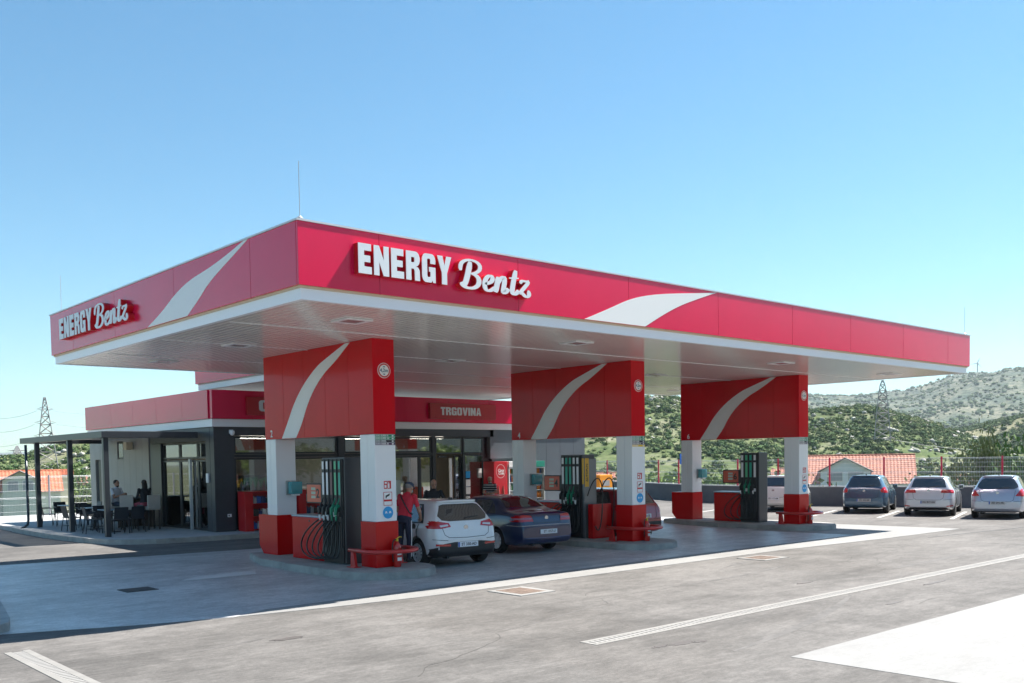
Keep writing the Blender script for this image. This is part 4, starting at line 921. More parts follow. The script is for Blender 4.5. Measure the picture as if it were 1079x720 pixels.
def mesh_fence(name, label, P, z0, z1, step, postm, grp=None, spacing=.06):
    t = thing(name, label, 'fence', (*P[0], z0))
    P = [Vector((a, b, 0)) for a, b in P]
    for a, b in zip(P[:-1], P[1:]):
        L_ = (b-a).length; d = (b-a)/L_; n_ = max(1, round(L_/step))
        for k in range(n_):
            p = a+d*(L_*k/n_); e = a+d*(L_*(k+1)/n_)
            MB().tube([(p.x, p.y, z0), (p.x, p.y, z1+.04)], .04, 8).build('post', postm, t)
            w_ = MB(); nn = int((e-p).length/spacing)
            for i in range(1, nn):
                v = p+(e-p)*i/nn; w_.add([(v.x-d.x*.0028, v.y-d.y*.0028, z0+.02), (v.x+d.x*.0028, v.y+d.y*.0028, z0+.02), (v.x+d.x*.0028, v.y+d.y*.0028, z1), (v.x-d.x*.0028, v.y-d.y*.0028, z1)], [(0, 1, 2, 3)])
            h = z1-z0
            for zz in [z0+.04+j*(h-.06)/6 for j in range(7)]:
                th = .0075 if round((zz-z0)/h*6) in (0, 3, 6) else .004
                w_.tube([(p.x, p.y, zz), (e.x, e.y, zz)], th if th > .005 else .0035, 4, False)
                if th > .005: w_.tube([(p.x-.03, p.y, zz-.05), (e.x-.03, e.y, zz-.05)], .005, 4, False)
            w_.build('mesh_panel', WIRE, t)
        p = b; MB().tube([(p.x, p.y, z0), (p.x, p.y, z1+.04)], .04, 8).build('post', postm, t)
mesh_fence('mesh_fence', 'white wire mesh fence with red posts on the low wall behind the parked cars', pts, .881, 2.12, 2.35, FPM)
mesh_fence('mesh_fence', 'grey wire mesh fence left of the terrace in front of the left house', [(-12, 32.6), (38.6, 32.6)], .02, 1.9, 2.5, mat('post_grey', (.35, .36, .38), .4, .4))
MB().prism([(-14, 31.9), (1.9, 31.9), (1.9, 32.5), (-14, 32.5)], 2, -.1, .12).build('kerb', KERB, kind='structure')
# orange vacuum machine
s = thing('vacuum_machine', 'orange service machine seen behind the middle dispenser', 'machine', (24.9, 17.0, 0))
MB().bevbox(24.45, 16.9, .001, 25.2, 17.5, .8, .02).build('base', STEEL, s); MB().bevbox(24.4, 16.85, .801, 25.25, 17.5, 1.55, .03).build('cabinet', ORANGE, s); MB().box(24.6, 16.835, 1.05, 25.05, 16.849, 1.3).build('panel', mat('panel_grey', (.3, .3, .3), .5), s)
s = thing('blue_sign', 'blue and white road sign behind the farthest portal', 'sign', (31.6, 18.0, 0))
MB().cyl((31.75, 18.0, 0), (31.75, 18.0, 2.5), .04, 8).build('pole', GALV, s); MB().bevbox(31.5, 17.92, 1.93, 32.0, 17.95, 2.45, .01).build('sign_plate', mat('road_blue', (.01, .10, .40), .4), s)
# ================================================================== HOUSES
TILE = mat('roof_tile', (.48, .165, .09), .8, var=.25, vs=2)
TILE2 = mat('roof_tile_pale', (.46, .20, .14), .8, var=.25, vs=2)
def tiled_slope(mb, P00, P10, P11, P01, nu, amp=.05):
    """corrugated roof slope: P00-P10 eave, P01-P11 ridge"""
    P00, P10, P11, P01 = map(Vector, (P00, P10, P11, P01)); up = (P10-P00).cross(P01-P00).normalized(); up = up if up.z > 0 else -up
    rows = 14; vs = []; 
    for j in range(rows+1):
        for jj in (0, 1):
            f = (j+jj*.0)/rows; off = .05*(0 if jj == 0 else 1)
            for i in range(nu*4+1):
                u = i/(nu*4); p = P00.lerp(P10, u).lerp(P01.lerp(P11, u), f); vs.append(p+up*(amp*(.5+.5*math.cos(i*PI/2))+off*(.6 if j < rows else 0)))
    n = nu*4+1; fs = []
    for j in range((rows+1)*2-1):
        for i in range(n-1): fs.append((j*n+i, j*n+i+1, (j+1)*n+i+1, (j+1)*n+i))
    mb.add(vs, fs)
def local_pt(o, ax, s, d, z): # s along ax, d perpendicular
    return (o[0]+ax[0]*s-ax[1]*d, o[1]+ax[1]*s+ax[0]*d, z)
HW = mat('house_wall_pale', (.52, .55, .50), .85, var=.06, vs=.8); HWB = mat('house_wall_white', (.62, .66, .72), .85, var=.05); HWY = mat('house_wall_sand', (.62, .56, .44), .85)
def house(label, px_l, px_r, dist, zr, ze, zb, tile, wall, depth=9, gable=None, rot=0, grp=None, upper=None, ridge_inset=(0, 0)):
    a0, _ = azel(px_l, 480); a1, _ = azel(px_r, 480); am = (a0+a1)/2
    c = Vector((CAM.x+dist*math.sin(am), CAM.y+dist*math.cos(am), 0)); L_ = 2*dist*math.tan((a1-a0)/2)
    ax = Vector((math.cos(am), -math.sin(am), 0)); ax = Matrix.Rotation(rot, 3, 'Z') @ ax; dp = Vector((-ax.y, ax.x, 0))
    if dp.dot(c-Vector((CAM.x, CAM.y, 0))) < 0: dp = -dp
    def P(s, d, z): v = c+ax*s+dp*d; return (v.x, v.y, z)
    t = thing('tiled_house', label, 'house', (c.x, c.y, zb))
    if grp: t['group'] = grp
    h = L_/2; f0 = .4
    q = MB(); v = [P(-h+f0, f0, zb), P(h-f0, f0, zb), P(h-f0, depth-f0, zb), P(-h+f0, depth-f0, zb), P(-h+f0, f0, ze), P(h-f0, f0, ze), P(h-f0, depth-f0, ze), P(-h+f0, depth-f0, ze), P(-h+f0, depth/2, zr-.12), P(h-f0, depth/2, zr-.12)]
    q.add(v, [(0, 1, 5, 4), (1, 2, 6, 9, 5), (2, 3, 7, 6), (3, 0, 4, 8, 7)]); q.build('wall', wall, t)
    q = MB(); nu = max(6, int(L_/.42)); i0, i1 = ridge_inset
    tiled_slope(q, P(-h, 0, ze-.1), P(h, 0, ze-.1), P(h-i1, depth/2, zr), P(-h+i0, depth/2, zr), nu); tiled_slope(q, P(-h, depth, ze-.1), P(h, depth, ze-.1), P(h-i1, depth/2, zr), P(-h+i0, depth/2, zr), nu)
    if i0: tiled_slope(q, P(-h, 0, ze-.1), P(-h, depth, ze-.1), P(-h+i0, depth/2+.05, zr), P(-h+i0, depth/2-.05, zr), 14)
    if i1: tiled_slope(q, P(h, 0, ze-.1), P(h, depth, ze-.1), P(h-i1, depth/2+.05, zr), P(h-i1, depth/2-.05, zr), 14)
    rf = q.build('roof', tile, t, kind=None)
    MB().tube([P(-h+i0, depth/2, zr+.05), P(h-i1, depth/2, zr+.05)], .10, 8).build('ridge_cap', tile, rf)
    MB().box(*P(-h, -.06, ze-.2)[:2], ze-.24, *P(-h, -.06, ze-.2)[:2], ze-.2) if 0 else None
    q = MB().tube([P(-h, -.08, ze-.12), P(h, -.08, ze-.12)], .06, 6).build('gutter', STEEL, t)
    if gable:
        gs, gw, gz, zz = gable
        q = MB(); v = [P(gs-gw, -1.2, zb), P(gs+gw, -1.2, zb), P(gs+gw, -1.2, zz), P(gs, -1.2, gz), P(gs-gw, -1.2, zz), P(gs-gw, depth/2-.6, zb), P(gs+gw, depth/2-.6, zb), P(gs+gw, depth/2-.6, zz), P(gs, depth/2-.6, gz), P(gs-gw, depth/2-.6, zz)]
        q.add(v, [(0, 1, 2, 3, 4), (0, 5, 9, 4), (1, 6, 7, 2)]); gb = q.build('gable_wall', wall, t)
        ov = .35; e = (gz-zz)/gw*ov
        for s_ in (-1, 1):
            q = MB(); tiled_slope(q, P(gs+s_*(gw+ov), -1.6, zz-e), P(gs+s_*(gw+ov), depth/2-.4, zz-e), P(gs, depth/2-.4, gz+.08), P(gs, -1.6, gz+.08), 12); q.build('gable_roof', tile, t)
            q = MB(); q.tube([P(gs+s_*(gw+ov), -1.62, zz-e), P(gs, -1.62, gz+.08)], .09, 4); q.build('barge_board', mat('barge_dark', (.10, .09, .09), .6), t)
        for s_ in (-1, 1):
            wx = gs+s_*gw*.42
            q = MB(); hw_ = gw*.33; z0 = zz-1.45; z1 = zz-.15
            q.add([P(wx-hw_, -1.24, z0), P(wx+hw_, -1.24, z0), P(wx+hw_, -1.24, z1), P(wx-hw_, -1.24, z1), P(wx-hw_, -1.1, z0), P(wx+hw_, -1.1, z0), P(wx+hw_, -1.1, z1), P(wx-hw_, -1.1, z1)], [(0, 1, 2, 3), (0, 4, 5, 1), (3, 2, 6, 7), (0, 3, 7, 4), (1, 5, 6, 2)])
            wn = q.build('window', mat('house_frame', (.6, .6, .6), .5), gb)
            e_ = .09
            q = MB(); q.add([P(wx-hw_+e_, -1.245, z0+e_), P(wx+hw_-e_, -1.245, z0+e_), P(wx+hw_-e_, -1.245, z1-e_), P(wx-hw_+e_, -1.245, z1-e_)], [(0, 1, 2, 3)])
            q.build('shutter', mat('shutter_grey', (.28, .30, .34), .5), gb)
    # ground floor windows on the front
    for k in range(-2, 3):
        s_ = k*L_/5.2
        if s_ > h-1.2 or s_ < -h+1.2 or (gable and abs(s_-gable[0]) < gable[1]+.8): continue
        z1 = min(ze-.55, zb+2.4); z0 = z1-1.1
        q = MB(); q.add([P(s_-.6, f0-.03, z0), P(s_+.6, f0-.03, z0), P(s_+.6, f0-.03, z1), P(s_-.6, f0-.03, z1), P(s_-.6, f0+.1, z0), P(s_+.6, f0+.1, z0), P(s_+.6, f0+.1, z1), P(s_-.6, f0+.1, z1)], [(0, 1, 2, 3), (0, 4, 5, 1), (3, 2, 6, 7), (0, 3, 7, 4), (1, 5, 6, 2)])
        wn = q.build('window', MATS.get('house_frame') or mat('house_frame', (.6, .6, .6), .5), t); q = MB(); q.add([P(s_-.5, f0-.036, z0+.1), P(s_+.5, f0-.036, z0+.1), P(s_+.5, f0-.036, z1-.1), P(s_-.5, f0-.036, z1-.1)], [(0, 1, 2, 3)]); q.build('pane', GLASS, wn)
    ch_ = P(h*.55, depth/2+.4, 0); MB().bevbox(ch_[0]-.3, ch_[1]-.3, zr-.6, ch_[0]+.3, ch_[1]+.3, zr+.5, .03).build('chimney', wall, rf) if upper else None
    return t, P
house('large terracotta roofed house with a pale gable behind the right fence', 838, 967, 130, 2.1, -1.45, -10.5, TILE2, HWB, 11, (-1.2, 3.0, 1.75, .25))
house('orange roofed house with a two window gable left of the terrace', -70, 66, 135, 1.75, -.75, -6.3, TILE, HW, 10, (2.1, 1.95, 1.7, .75))
hB, PB = house('sand coloured house end standing behind the left orange roof', 55, 77, 142, 1.75, 1.2, -6.3, TILE, HWY, 7)
for i, (a, b, dist, zr, ze, lb) in enumerate([(1008, 1042, 160, -1.2, -2.8, 'small pink roofed house behind the fence right of the Golf-sized silver car'), (610, 668, 130, .2, -1.0, 'far red roofed house seen under the middle portal'), (79, 92, 200, .2, -1.2, 'small red roofed house on the slope behind the left pergola'), (968, 1000, 150, -1.5, -3.0, 'low red roofed house right of the large terracotta roof'), (812, 846, 175, -.1, -2.2, 'white walled house with a red roof beyond the farthest portal')]):
    house(lb.replace('Golf-sized silver', 'middle parked'), a, b, dist, zr, ze, ze-9, TILE2, HWY if i % 2 else HWB, 6)
# ================================================================== HILLS
def ridge_fn(tab, dist):
    T = []
    for px, py in tab:
        a, e = azel(px, py); T.append((a, CAM.z+dist*e))
    T.sort()
    return lambda a: float(np.interp(a, [q[0] for q in T], [q[1] for q in T]))
def hill(name, tab, r0, r1, rback, zb, m_, na, nr, namp, nsc, ext=0):
    rf = ridge_fn(tab, r1); A0, _ = azel(tab[0][0], 450); A1, _ = azel(tab[-1][0], 450); A0 -= ext; A1 += ext
    def H(a, r):
        top = rf(a); k = sm((r-r0)/(r1-r0)) if r <= r1 else 1-sm((r-r1)/(rback-r1))*.9
        edge = sm((a-A0)/.05)*sm((A1-a)/.05) if ext else 1
        x = CAM.x+r*math.sin(a); y = CAM.y+r*math.cos(a)
        n_ = noise.fractal(Vector((x*nsc, y*nsc, 3.1)), .9, 2.1, 6)*namp
        n2 = noise.fractal(Vector((x*nsc*.25, y*nsc*.25, 9.1)), .9, 2.1, 4)*namp*1.6*(1-k)*k*3
        return zb+(top-zb)*k*edge+(n_*k*min(1, abs(r1-r)/(r1-r0)*3+.12)+n2)*edge
    vs = []; rr = [r0+(r1-r0)*(i/nr) for i in range(nr+1)]+[r1+(rback-r1)*(i/8) for i in range(1, 9)]
    for r in rr:
        for i in range(na+1):
            a = A0+(A1-A0)*i/na; vs.append((CAM.x+r*math.sin(a), CAM.y+r*math.cos(a), H(a, r)))
    n = na+1; fs = [(j*n+i, j*n+i+1, (j+1)*n+i+1, (j+1)*n+i) for j in range(len(rr)-1) for i in range(na)]
    o = MB().add(vs, fs).build(name, m_, smooth=True); o['kind'] = 'structure'
    return H, A0, A1
def hill_mat(name, cols, scale, bumpd=.6, rocks=None):
    M = bpy.data.materials.new(name); M.use_nodes = True; n = M.node_tree; b = n.nodes['Principled BSDF']; L = n.links.new
    g = n.nodes.new('ShaderNodeNewGeometry')
    t = n.nodes.new('ShaderNodeTexNoise'); t.inputs['Scale'].default_value = scale; t.inputs['Detail'].default_value = 10; t.inputs['Roughness'].default_value = .7; L(g.outputs['Position'], t.inputs['Vector'])
    r = n.nodes.new('ShaderNodeValToRGB'); L(t.outputs['Fac'], r.inputs[0]); e = r.color_ramp.elements
    e[0].position = .36; e[0].color = (*cols[0], 1); e[1].position = .66; e[1].color = (*cols[-1], 1)
    for k, c in enumerate(cols[1:-1]): x = e.new(.36+.30*(k+1)/(len(cols)-1)); x.color = (*c, 1)
    t2 = n.nodes.new('ShaderNodeTexNoise'); t2.inputs['Scale'].default_value = scale*9; t2.inputs['Detail'].default_value = 6; t2.inputs['Roughness'].default_value = .8; L(g.outputs['Position'], t2.inputs['Vector'])
    r2 = n.nodes.new('ShaderNodeValToRGB'); L(t2.outputs['Fac'], r2.inputs[0]); r2.color_ramp.elements[0].position = .44; r2.color_ramp.elements[0].color = (.22, .34, .30, 1); r2.color_ramp.elements[1].position = .53; r2.color_ramp.elements[1].color = (1, 1, 1, 1)
    mx = n.nodes.new('ShaderNodeMix'); mx.data_type = 'RGBA'; mx.blend_type = 'MULTIPLY'; mx.inputs[0].default_value = bumpd
    L(r.outputs[0], mx.inputs[6]); L(r2.outputs[0], mx.inputs[7]); L(mx.outputs[2], b.inputs['Base Color']); b.inputs['Roughness'].default_value = .95; b.inputs['Specular IOR Level'].default_value = .1
    MATS[name] = M; return M
HM3 = hill_mat('far_hill_scrub', [(.045, .085, .06), (.11, .13, .09), (.19, .185, .125), (.28, .25, .175)], .012, 1.0)
HM2 = hill_mat('mid_hill_scrub', [(.09, .12, .05), (.20, .19, .11), (.27, .25, .17)], .02, .6)
HM1 = hill_mat('near_hill_soil', [(.06, .095, .03), (.12, .145, .06), (.25, .235, .16)], .05, .5)
HB1 = hill_mat('blue_range', [(.10, .13, .12), (.14, .16, .14)], .002, .3)
H3, a30, a31 = hill('far_mountain', [(430, 434), (640, 432), (760, 424), (852, 418.5), (890, 419.5), (924, 418.5), (955, 415.5), (981, 409.5), (1007, 400.5), (1030, 397), (1046, 396.5), (1059, 393), (1079, 391.5), (1130, 388), (1250, 396), (1400, 430)], 900, 2600, 3600, -12, HM3, 240, 50, 16, .004)
H2, a20, a21 = hill('right_hill', [(940, 476), (993, 458), (1029, 450), (1060, 442.5), (1079, 438), (1130, 430), (1250, 440), (1350, 470)], 380, 760, 1000, -9, HM2, 130, 40, 5, .015)
H1, a10, a11 = hill('near_hill', [(380, 462), (470, 446), (540, 436), (610, 428), (660, 421), (700, 420), (730, 425), (780, 431), (852, 434), (880, 431.5), (913, 430), (935, 434), (952, 440), (988, 450), (1024, 462), (1055, 474), (1100, 480)], 190, 470, 640, -11, HM1, 220, 60, 2.2, .03)
H0, a00, a01 = hill('left_hill', [(-60, 487), (0, 484), (28, 482), (40, 478.5), (55, 472.5), (69, 470.5), (78, 468), (87, 466.5), (110, 464), (150, 462), (210, 466), (300, 474)], 175, 340, 470, -8, HM1, 120, 45, 1.8, .04)
hill('blue_ridge', [(-500, 484), (-300, 478), (-120, 481), (-60, 478), (-10, 478), (15, 476.5), (40, 477), (90, 480), (200, 476), (350, 472)], 2500, 5200, 6500, -20, HB1, 90, 14, 10, .001)
# scrub as merged leaf clumps ----------------------------------------
def ico(sub):
    bm = bmesh.new(); bmesh.ops.create_icosphere(bm, subdivisions=sub, radius=1); v = np.array([p.co[:] for p in bm.verts]); bm.verts.index_update(); f = np.array([[q.index for q in p.verts] for p in bm.faces]); bm.free(); return v, f
IV, IF = ico(2)
def scrub(name, pts, m_list, seed, parts=1, leaves=34, solid=False):
    """each shrub: a small rough core plus a shell of separate leaf clumps"""
    rg = np.random.default_rng(seed); V = []; Fm = []; MI = []; n = 0
    for (x, y, z, r) in pts:
        mi = int(rg.integers(0, len(m_list))); c = np.array([x, y, z+r*.45])
        for k in range(2 if solid else 1):
            d = 1+.22*rg.normal(size=(len(IV), 1)).clip(-1.6, 1.6); v = IV*d*r*(.8 if solid else .62)*np.array([1.1, 1.1, .8])+c+(rg.normal(size=3)*r*.5 if solid else 0); V.append(v); Fm.append(IF+n); MI += [mi]*len(IF); n += len(IV)
        if solid: continue
        L = leaves; u = rg.normal(size=(L, 3)); u /= np.linalg.norm(u, axis=1)[:, None]; u[:, 2] = np.abs(u[:, 2])*.95-.1
        p = c+u*r*np.array([1.15, 1.15, .95])*(.6+.5*rg.random((L, 1)))
        a = rg.normal(size=(L, 3)); a /= np.linalg.norm(a, axis=1)[:, None]; b = np.cross(a, u+.4*rg.normal(size=(L, 3))); b /= np.linalg.norm(b, axis=1)[:, None]
        s = r*(.16+.22*rg.random((L, 1))); Q = np.stack([p-a*s, p+b*s*.8, p+a*s], 1).reshape(-1, 3); V.append(Q)
        Fm.append(np.arange(L*3).reshape(-1, 3)+n); MI += list(np.clip(mi+rg.integers(-1, 2, L), 0, len(m_list)-1)); n += L*3
    me = bpy.data.meshes.new(name); V = np.vstack(V); Fm = np.vstack(Fm)
    me.vertices.add(len(V)); me.vertices.foreach_set('co', V.ravel()); me.loops.add(Fm.size); me.loops.foreach_set('vertex_index', Fm.ravel()); me.polygons.add(len(Fm)); me.polygons.foreach_set('loop_start', np.arange(0, Fm.size, 3)); me.polygons.foreach_set('loop_total', np.full(len(Fm), 3))
    for q in m_list: me.materials.append(q)
    me.polygons.foreach_set('material_index', MI); me.update(); me.validate()
    o = bpy.data.objects.new(name, me); C.objects.link(o); o['kind'] = 'stuff'; return o
def leafm(name, c, v=.35): return mat(name, c, .85, var=v, vs=.9, spec=.15)
LV = [leafm('scrub_dark', (.038, .078, .026)), leafm('scrub_mid', (.062, .110, .034)), leafm('scrub_olive', (.10, .14, .048)), leafm('scrub_pale', (.15, .175, .075))]
def scatter(H, a0, a1, r0, r1, n, rmin, rmax, seed, dens=None):
    rg = np.random.default_rng(seed); out = []
    while len(out) < n:
        a = a0+(a1-a0)*rg.random(); r = r0+(r1-r0)*rg.random()
        x = CAM.x+r*math.sin(a); y = CAM.y+r*math.cos(a)
        dn = .5+.9*noise.noise(Vector((x*.022, y*.022, seed*1.7)))+.5*noise.noise(Vector((x*.09, y*.09, seed)))
        if rg.random() > dn*(dens(a, r) if dens else 1): continue
        s = rmin+(rmax-rmin)*rg.random()**2; out.append((x, y, H(a, r)-.2, s))
    return out
A = lambda px: azel(px, 450)[0]
scrub('hillside_scrub', scatter(H1, A(520), A(1100), 195, 480, 9500, .4, 1.75, 3), LV, 5)
scrub('hillside_scrub', scatter(H2, A(960), A(1140), 420, 770, 2600, .8, 2.2, 4), LV[:3], 6)
scrub('hillside_scrub', scatter(H0, A(-40), A(230), 180, 345, 2400, .4, 1.4, 8), LV, 7)
scrub('mountain_scrub', scatter(H3, A(835), A(1110), 1000, 2480, 3600, 1.6, 5.5, 14), LV[:3], 9, leaves=8)
# rocks
ROCK = mat('limestone', (.36, .345, .31), .9, var=.2, vs=.4)
def rocks(H, a0, a1, r0, r1, n, seed):
    o = scrub('limestone_rocks', [(x, y, z-.25, r*.55) for x, y, z, r in scatter(H, a0, a1, r0, r1, n, .6, 2.2, seed)], [ROCK], seed, 1, solid=True); return o
rocks(H1, A(640), A(1090), 300, 475, 500, 21); rocks(H0, A(60), A(130), 190, 330, 70, 22)
# green belt below the hills and behind the fence (individual trees and bushes)
def leaf_cloud(mb_pts, n, r, seed, size=.16, flat=.8):
    rg = np.random.default_rng(seed); V = []; F = []
    cl = rg.normal(size=(max(5, n//60), 3)); cl /= np.linalg.norm(cl, axis=1)[:, None]; cl *= (rg.random((len(cl), 1))**.4)*r*.72; cl[:, 2] *= flat
    for i in range(n):
        c = cl[rg.integers(len(cl))]+rg.normal(size=3)*r*.20
        u = rg.normal(size=3); u /= np.linalg.norm(u); w = np.cross(u, rg.normal(size=3)); w /= np.linalg.norm(w); s = size*(.6+.8*rg.random())
        k = len(V); V += [c-u*s, c+w*s*.55, c+u*s, c-w*s*.55]; F.append((k, k+1, k+2, k+3))
    return np.array(V), F
LEAFY = [mat('leaf_dark', (.045, .095, .025), .6, var=.3, vs=1.2, spec=.2), mat('leaf_mid', (.085, .15, .035), .6, var=.3, vs=1.2, spec=.2), mat('leaf_bright', (.17, .24, .05), .6, var=.3, vs=1.2, spec=.2), mat('leaf_olive', (.15, .17, .06), .6, var=.3, vs=1.2, spec=.2)]
BARK = mat('bark', (.10, .08, .06), .9, var=.3, vs=5)
def tree(px, dist, top, zb, rad, mi, label, seed, grp, conif=False, cat='tree', name='leafy_tree', leaves=900):
    a, _ = azel(px, 480); x = CAM.x+dist*math.sin(a); y = CAM.y+dist*math.cos(a)
    t = thing(name, label, cat, (x, y, zb), 0, grp)
    h = top-zb; rg = random.Random(seed)
    tr = MB(); tr.tube([(x, y, zb-.2), (x+.05, y, zb+h*.3), (x-.05*rad, y, zb+h*.75)], [.10*rad+.05, .07*rad+.03, .02], 7)
    for k in range(4):
        b = rg.random()*6.28; tr.tube([(x, y, zb+h*(.25+.1*k)), (x+math.cos(b)*rad*.5, y+math.sin(b)*rad*.5, zb+h*(.45+.1*k))], [.035*rad+.01, .01], 5)
    tr.build('trunk', BARK, t)
    V, F = leaf_cloud(None, leaves, 1, seed, size=.17/max(.6, rad)*1.0)
    if conif: V[:, 0] *= (1.15-.7*(V[:, 2]+1)/2); V[:, 1] *= (1.15-.7*(V[:, 2]+1)/2)
    V = V*np.array([rad, rad, h*.46])+np.array([x, y, zb+h*.56])
    MB().add([tuple(v) for v in V], F).build('crown', LEAFY[mi], t)
Gt = 'trees and shrubs beyond the right fence'
tl = [(862, 55, .9, -4.6, 1.9, 2, 'bright green shrub left of the pale gable beyond the fence'), (876, 53, 1.0, -4.5, 1.6, 1, 'taller green shrub touching the pale gable'), (846, 56, .6, -4.4, 2.0, 2, 'bright low shrub beyond the fence beside the farthest pillar'), (890, 51, .1, -4.5, 1.8, 2, 'low green shrub under the pale gable'), (915, 51, .1, -4.5, 1.7, 1, 'low green shrub under the large tiled roof'),
      (985, 80, 2.0, -5.4, 2.6, 3, 'dark olive tree right of the large tiled roof'), (1000, 70, .9, -5.2, 2.2, 1, 'round green tree behind the middle parked car'), (1020, 95, 3.4, -5.6, 3.0, 3, 'wide olive tree behind the right half of the fence'), (1041, 88, 5.0, -5.5, 2.4, 3, 'tall ragged conifer rising above the right fence'), (1060, 92, 3.4, -5.6, 2.8, 3, 'olive tree right of the tall ragged conifer'), (1076, 84, 4.2, -5.5, 2.6, 1, 'dark tree at the right edge of the picture'),
      (1048, 55, .6, -4.8, 1.8, 2, 'bright shrub behind the rightmost fence panel'), (1010, 52, .2, -4.8, 1.5, 2, 'bright shrub behind the fence between two parked cars'), (962, 56, .3, -4.8, 1.8, 1, 'green shrub at the right end of the large tiled roof'),
      (690, 66, 1.9, -5, 2.8, 2, 'light green tree behind the fence right of the middle pillar'), (712, 60, 1.6, -5, 2.6, 2, 'light green tree behind the fence left of the farthest portal'), (736, 62, 1.7, -5, 2.7, 1, 'green tree behind the fence inside the farthest portal'), (760, 68, 1.9, -5, 3.0, 2, 'light green tree behind the dispenser numbered 6'), (786, 64, 1.6, -5, 2.8, 1, 'green tree behind the farthest dispenser top'), (815, 66, 1.7, -5, 2.8, 2, 'light green tree behind the white car by the wall'), (665, 72, 1.7, -5, 3.0, 1, 'green tree behind the middle portal column'), (628, 74, 1.2, -5, 2.8, 2, 'light green tree seen through the middle portal')]
for i, (px, d, top, zb, rad, mi, lb) in enumerate(tl): tree(px, d, top, zb, rad, mi, lb, 40+i, Gt, conif='conifer' in lb, cat='tree' if 'tree' in lb or 'conifer' in lb else 'shrub', name='leafy_tree' if 'tree' in lb else 'conifer_tree' if 'conifer' in lb else 'leafy_shrub', leaves=1500)
Gl = 'trees and shrubs beyond the terrace'
for i, (px, d, top, zb, rad, mi, lb) in enumerate([(84, 150, .2, -6, 3.0, 2, 'green shrub right of the left house behind the terrace'), (99, 150, 1.6, -6, 3.4, 0, 'dark shrub against the terrace wall end'), (90, 160, 2.2, -6, 3.4, 1, 'green tree between the left house and the slope'), (14, 200, 4.2, -6, 4.5, 0, 'dark wide tree above the left house roof'), (45, 205, 4.4, -6, 5.0, 0, 'dark round tree behind the left house chimney side'), (-12, 200, 4.2, -6, 5.0, 0, 'dark tree at the left picture edge'), (68, 200, 4.0, -6, 4.0, 1, 'green tree behind the right end of the left house')]):
    tree(px, d, top, zb, rad, mi, lb, 80+i, Gl, cat='tree' if 'tree' in lb else 'shrub', name='leafy_tree' if 'tree' in lb else 'leafy_shrub', leaves=1500)
# ================================================================== PYLONS, TURBINE, WIRES
def pylon(px, dist, zb, py_top, w0, label, arms, pw=.9):
    a, e = azel(px, py_top); x = CAM.x+dist*math.sin(a); y = CAM.y+dist*math.cos(a); zt = CAM.z+dist*e; h = zt-zb
    t = thing('power_pylon', label, 'pylon', (x, y, zb), 0, 'lattice power pylons')
    ax = Vector((math.cos(a), -math.sin(a), 0)); dp = Vector((math.sin(a), math.cos(a), 0)); th = dist*.00032
    def P(s, d, z): v = Vector((x, y, 0))+ax*s+dp*d; return (v.x, v.y, z)
    def W(f): return w0*(1-f)**pw*.5+.035*w0
    q = MB(); n = 11; lv = [1-(1-i/n)**1.25 for i in range(n+1)]
    cs = [(-1, -1), (1, -1), (1, 1), (-1, 1)]
    for c in cs: q.tube([P(c[0]*W(f), c[1]*W(f), zb+h*f) for f in lv], th*1.3, 4, False)
    for f0, f1 in zip(lv[:-1], lv[1:]):
        for i in range(4):
            c, d = cs[i], cs[(i+1) % 4]
            q.tube([P(c[0]*W(f0), c[1]*W(f0), zb+h*f0), P(d[0]*W(f1), d[1]*W(f1), zb+h*f1)], th, 4, False); q.tube([P(d[0]*W(f0), d[1]*W(f0), zb+h*f0), P(c[0]*W(f1), c[1]*W(f1), zb+h*f1)], th, 4, False)
            q.tube([P(c[0]*W(f1), c[1]*W(f1), zb+h*f1), P(d[0]*W(f1), d[1]*W(f1), zb+h*f1)], th*.8, 4, False)
    q.build('tower', mat('pylon_grey', (.30, .28, .28), .6, .2), t)
    ends = []
    for f, l in arms:
        z = zb+h*f
        for s_ in (-1, 1):
            q = MB(); q.tube([P(s_*W(f), 0, z+h*.018), P(s_*l, 0, z), P(s_*W(f), 0, z-h*.012)], th, 4, False); ends.append(P(s_*l, 0, z-h*.02))
            q.build('cross_arm', MATS['pylon_grey'], t)
    return ends
e1 = pylon(47, 210, -3, 419, 4.6, 'tall lattice pylon behind the left house and pergola', [(.60, 2.1), (.74, 1.9), (.88, 1.5)])
e2 = pylon(930, 330, -2, 401, 5.5, 'lattice pylon on the slope under the canopy right end', [(.86, 3.6), (.60, 4.0), (.33, 3.6)], .55)
e3 = pylon(18, 900, 0, 470, 14, 'small far lattice pylon at the left over the trees', [(.8, 8), (.6, 9)])
def wire(a, b, sag, r, label):
    a, b = Vector(a), Vector(b); P = [a.lerp(b, k/20)-Vector((0, 0, sag*4*(k/20)*(1-k/20))) for k in range(21)]
    tag(MB().tube(P, r, 4, False).build('power_line', mat('wire_grey', (.25, .27, .30), .5)), label, 'power line', 'power lines')
def ptat(px, py, d): a, e = azel(px, py); return (CAM.x+d*math.sin(a), CAM.y+d*math.cos(a), CAM.z+d*e)
wl = [('upper left', 0, 430), ('middle left', 2, 445), ('lower left', 4, 462)]
for k, (nm, ei, py) in enumerate(wl):
    e = e1[[4, 2, 0][k]]; wire(e, ptat(-60, py-12, 260), 3, .03, f'{("highest", "middle", "lowest")[k]} wire running left from the tall pylon')
    e = e1[[5, 3, 1][k]]; wire(e, ptat(330, py-6, 300), 3, .03, f'{("highest", "middle", "lowest")[k]} wire running right from the tall pylon')
wire(e2[0], ptat(700, 402, 420), 4, .04, 'highest wire running left from the slope pylon'); wire(e2[2], ptat(700, 446, 420), 3, .035, 'middle wire running left from the slope pylon')
wire(e2[5], ptat(1150, 466, 360), 3, .04, 'lowest wire running right from the slope pylon')
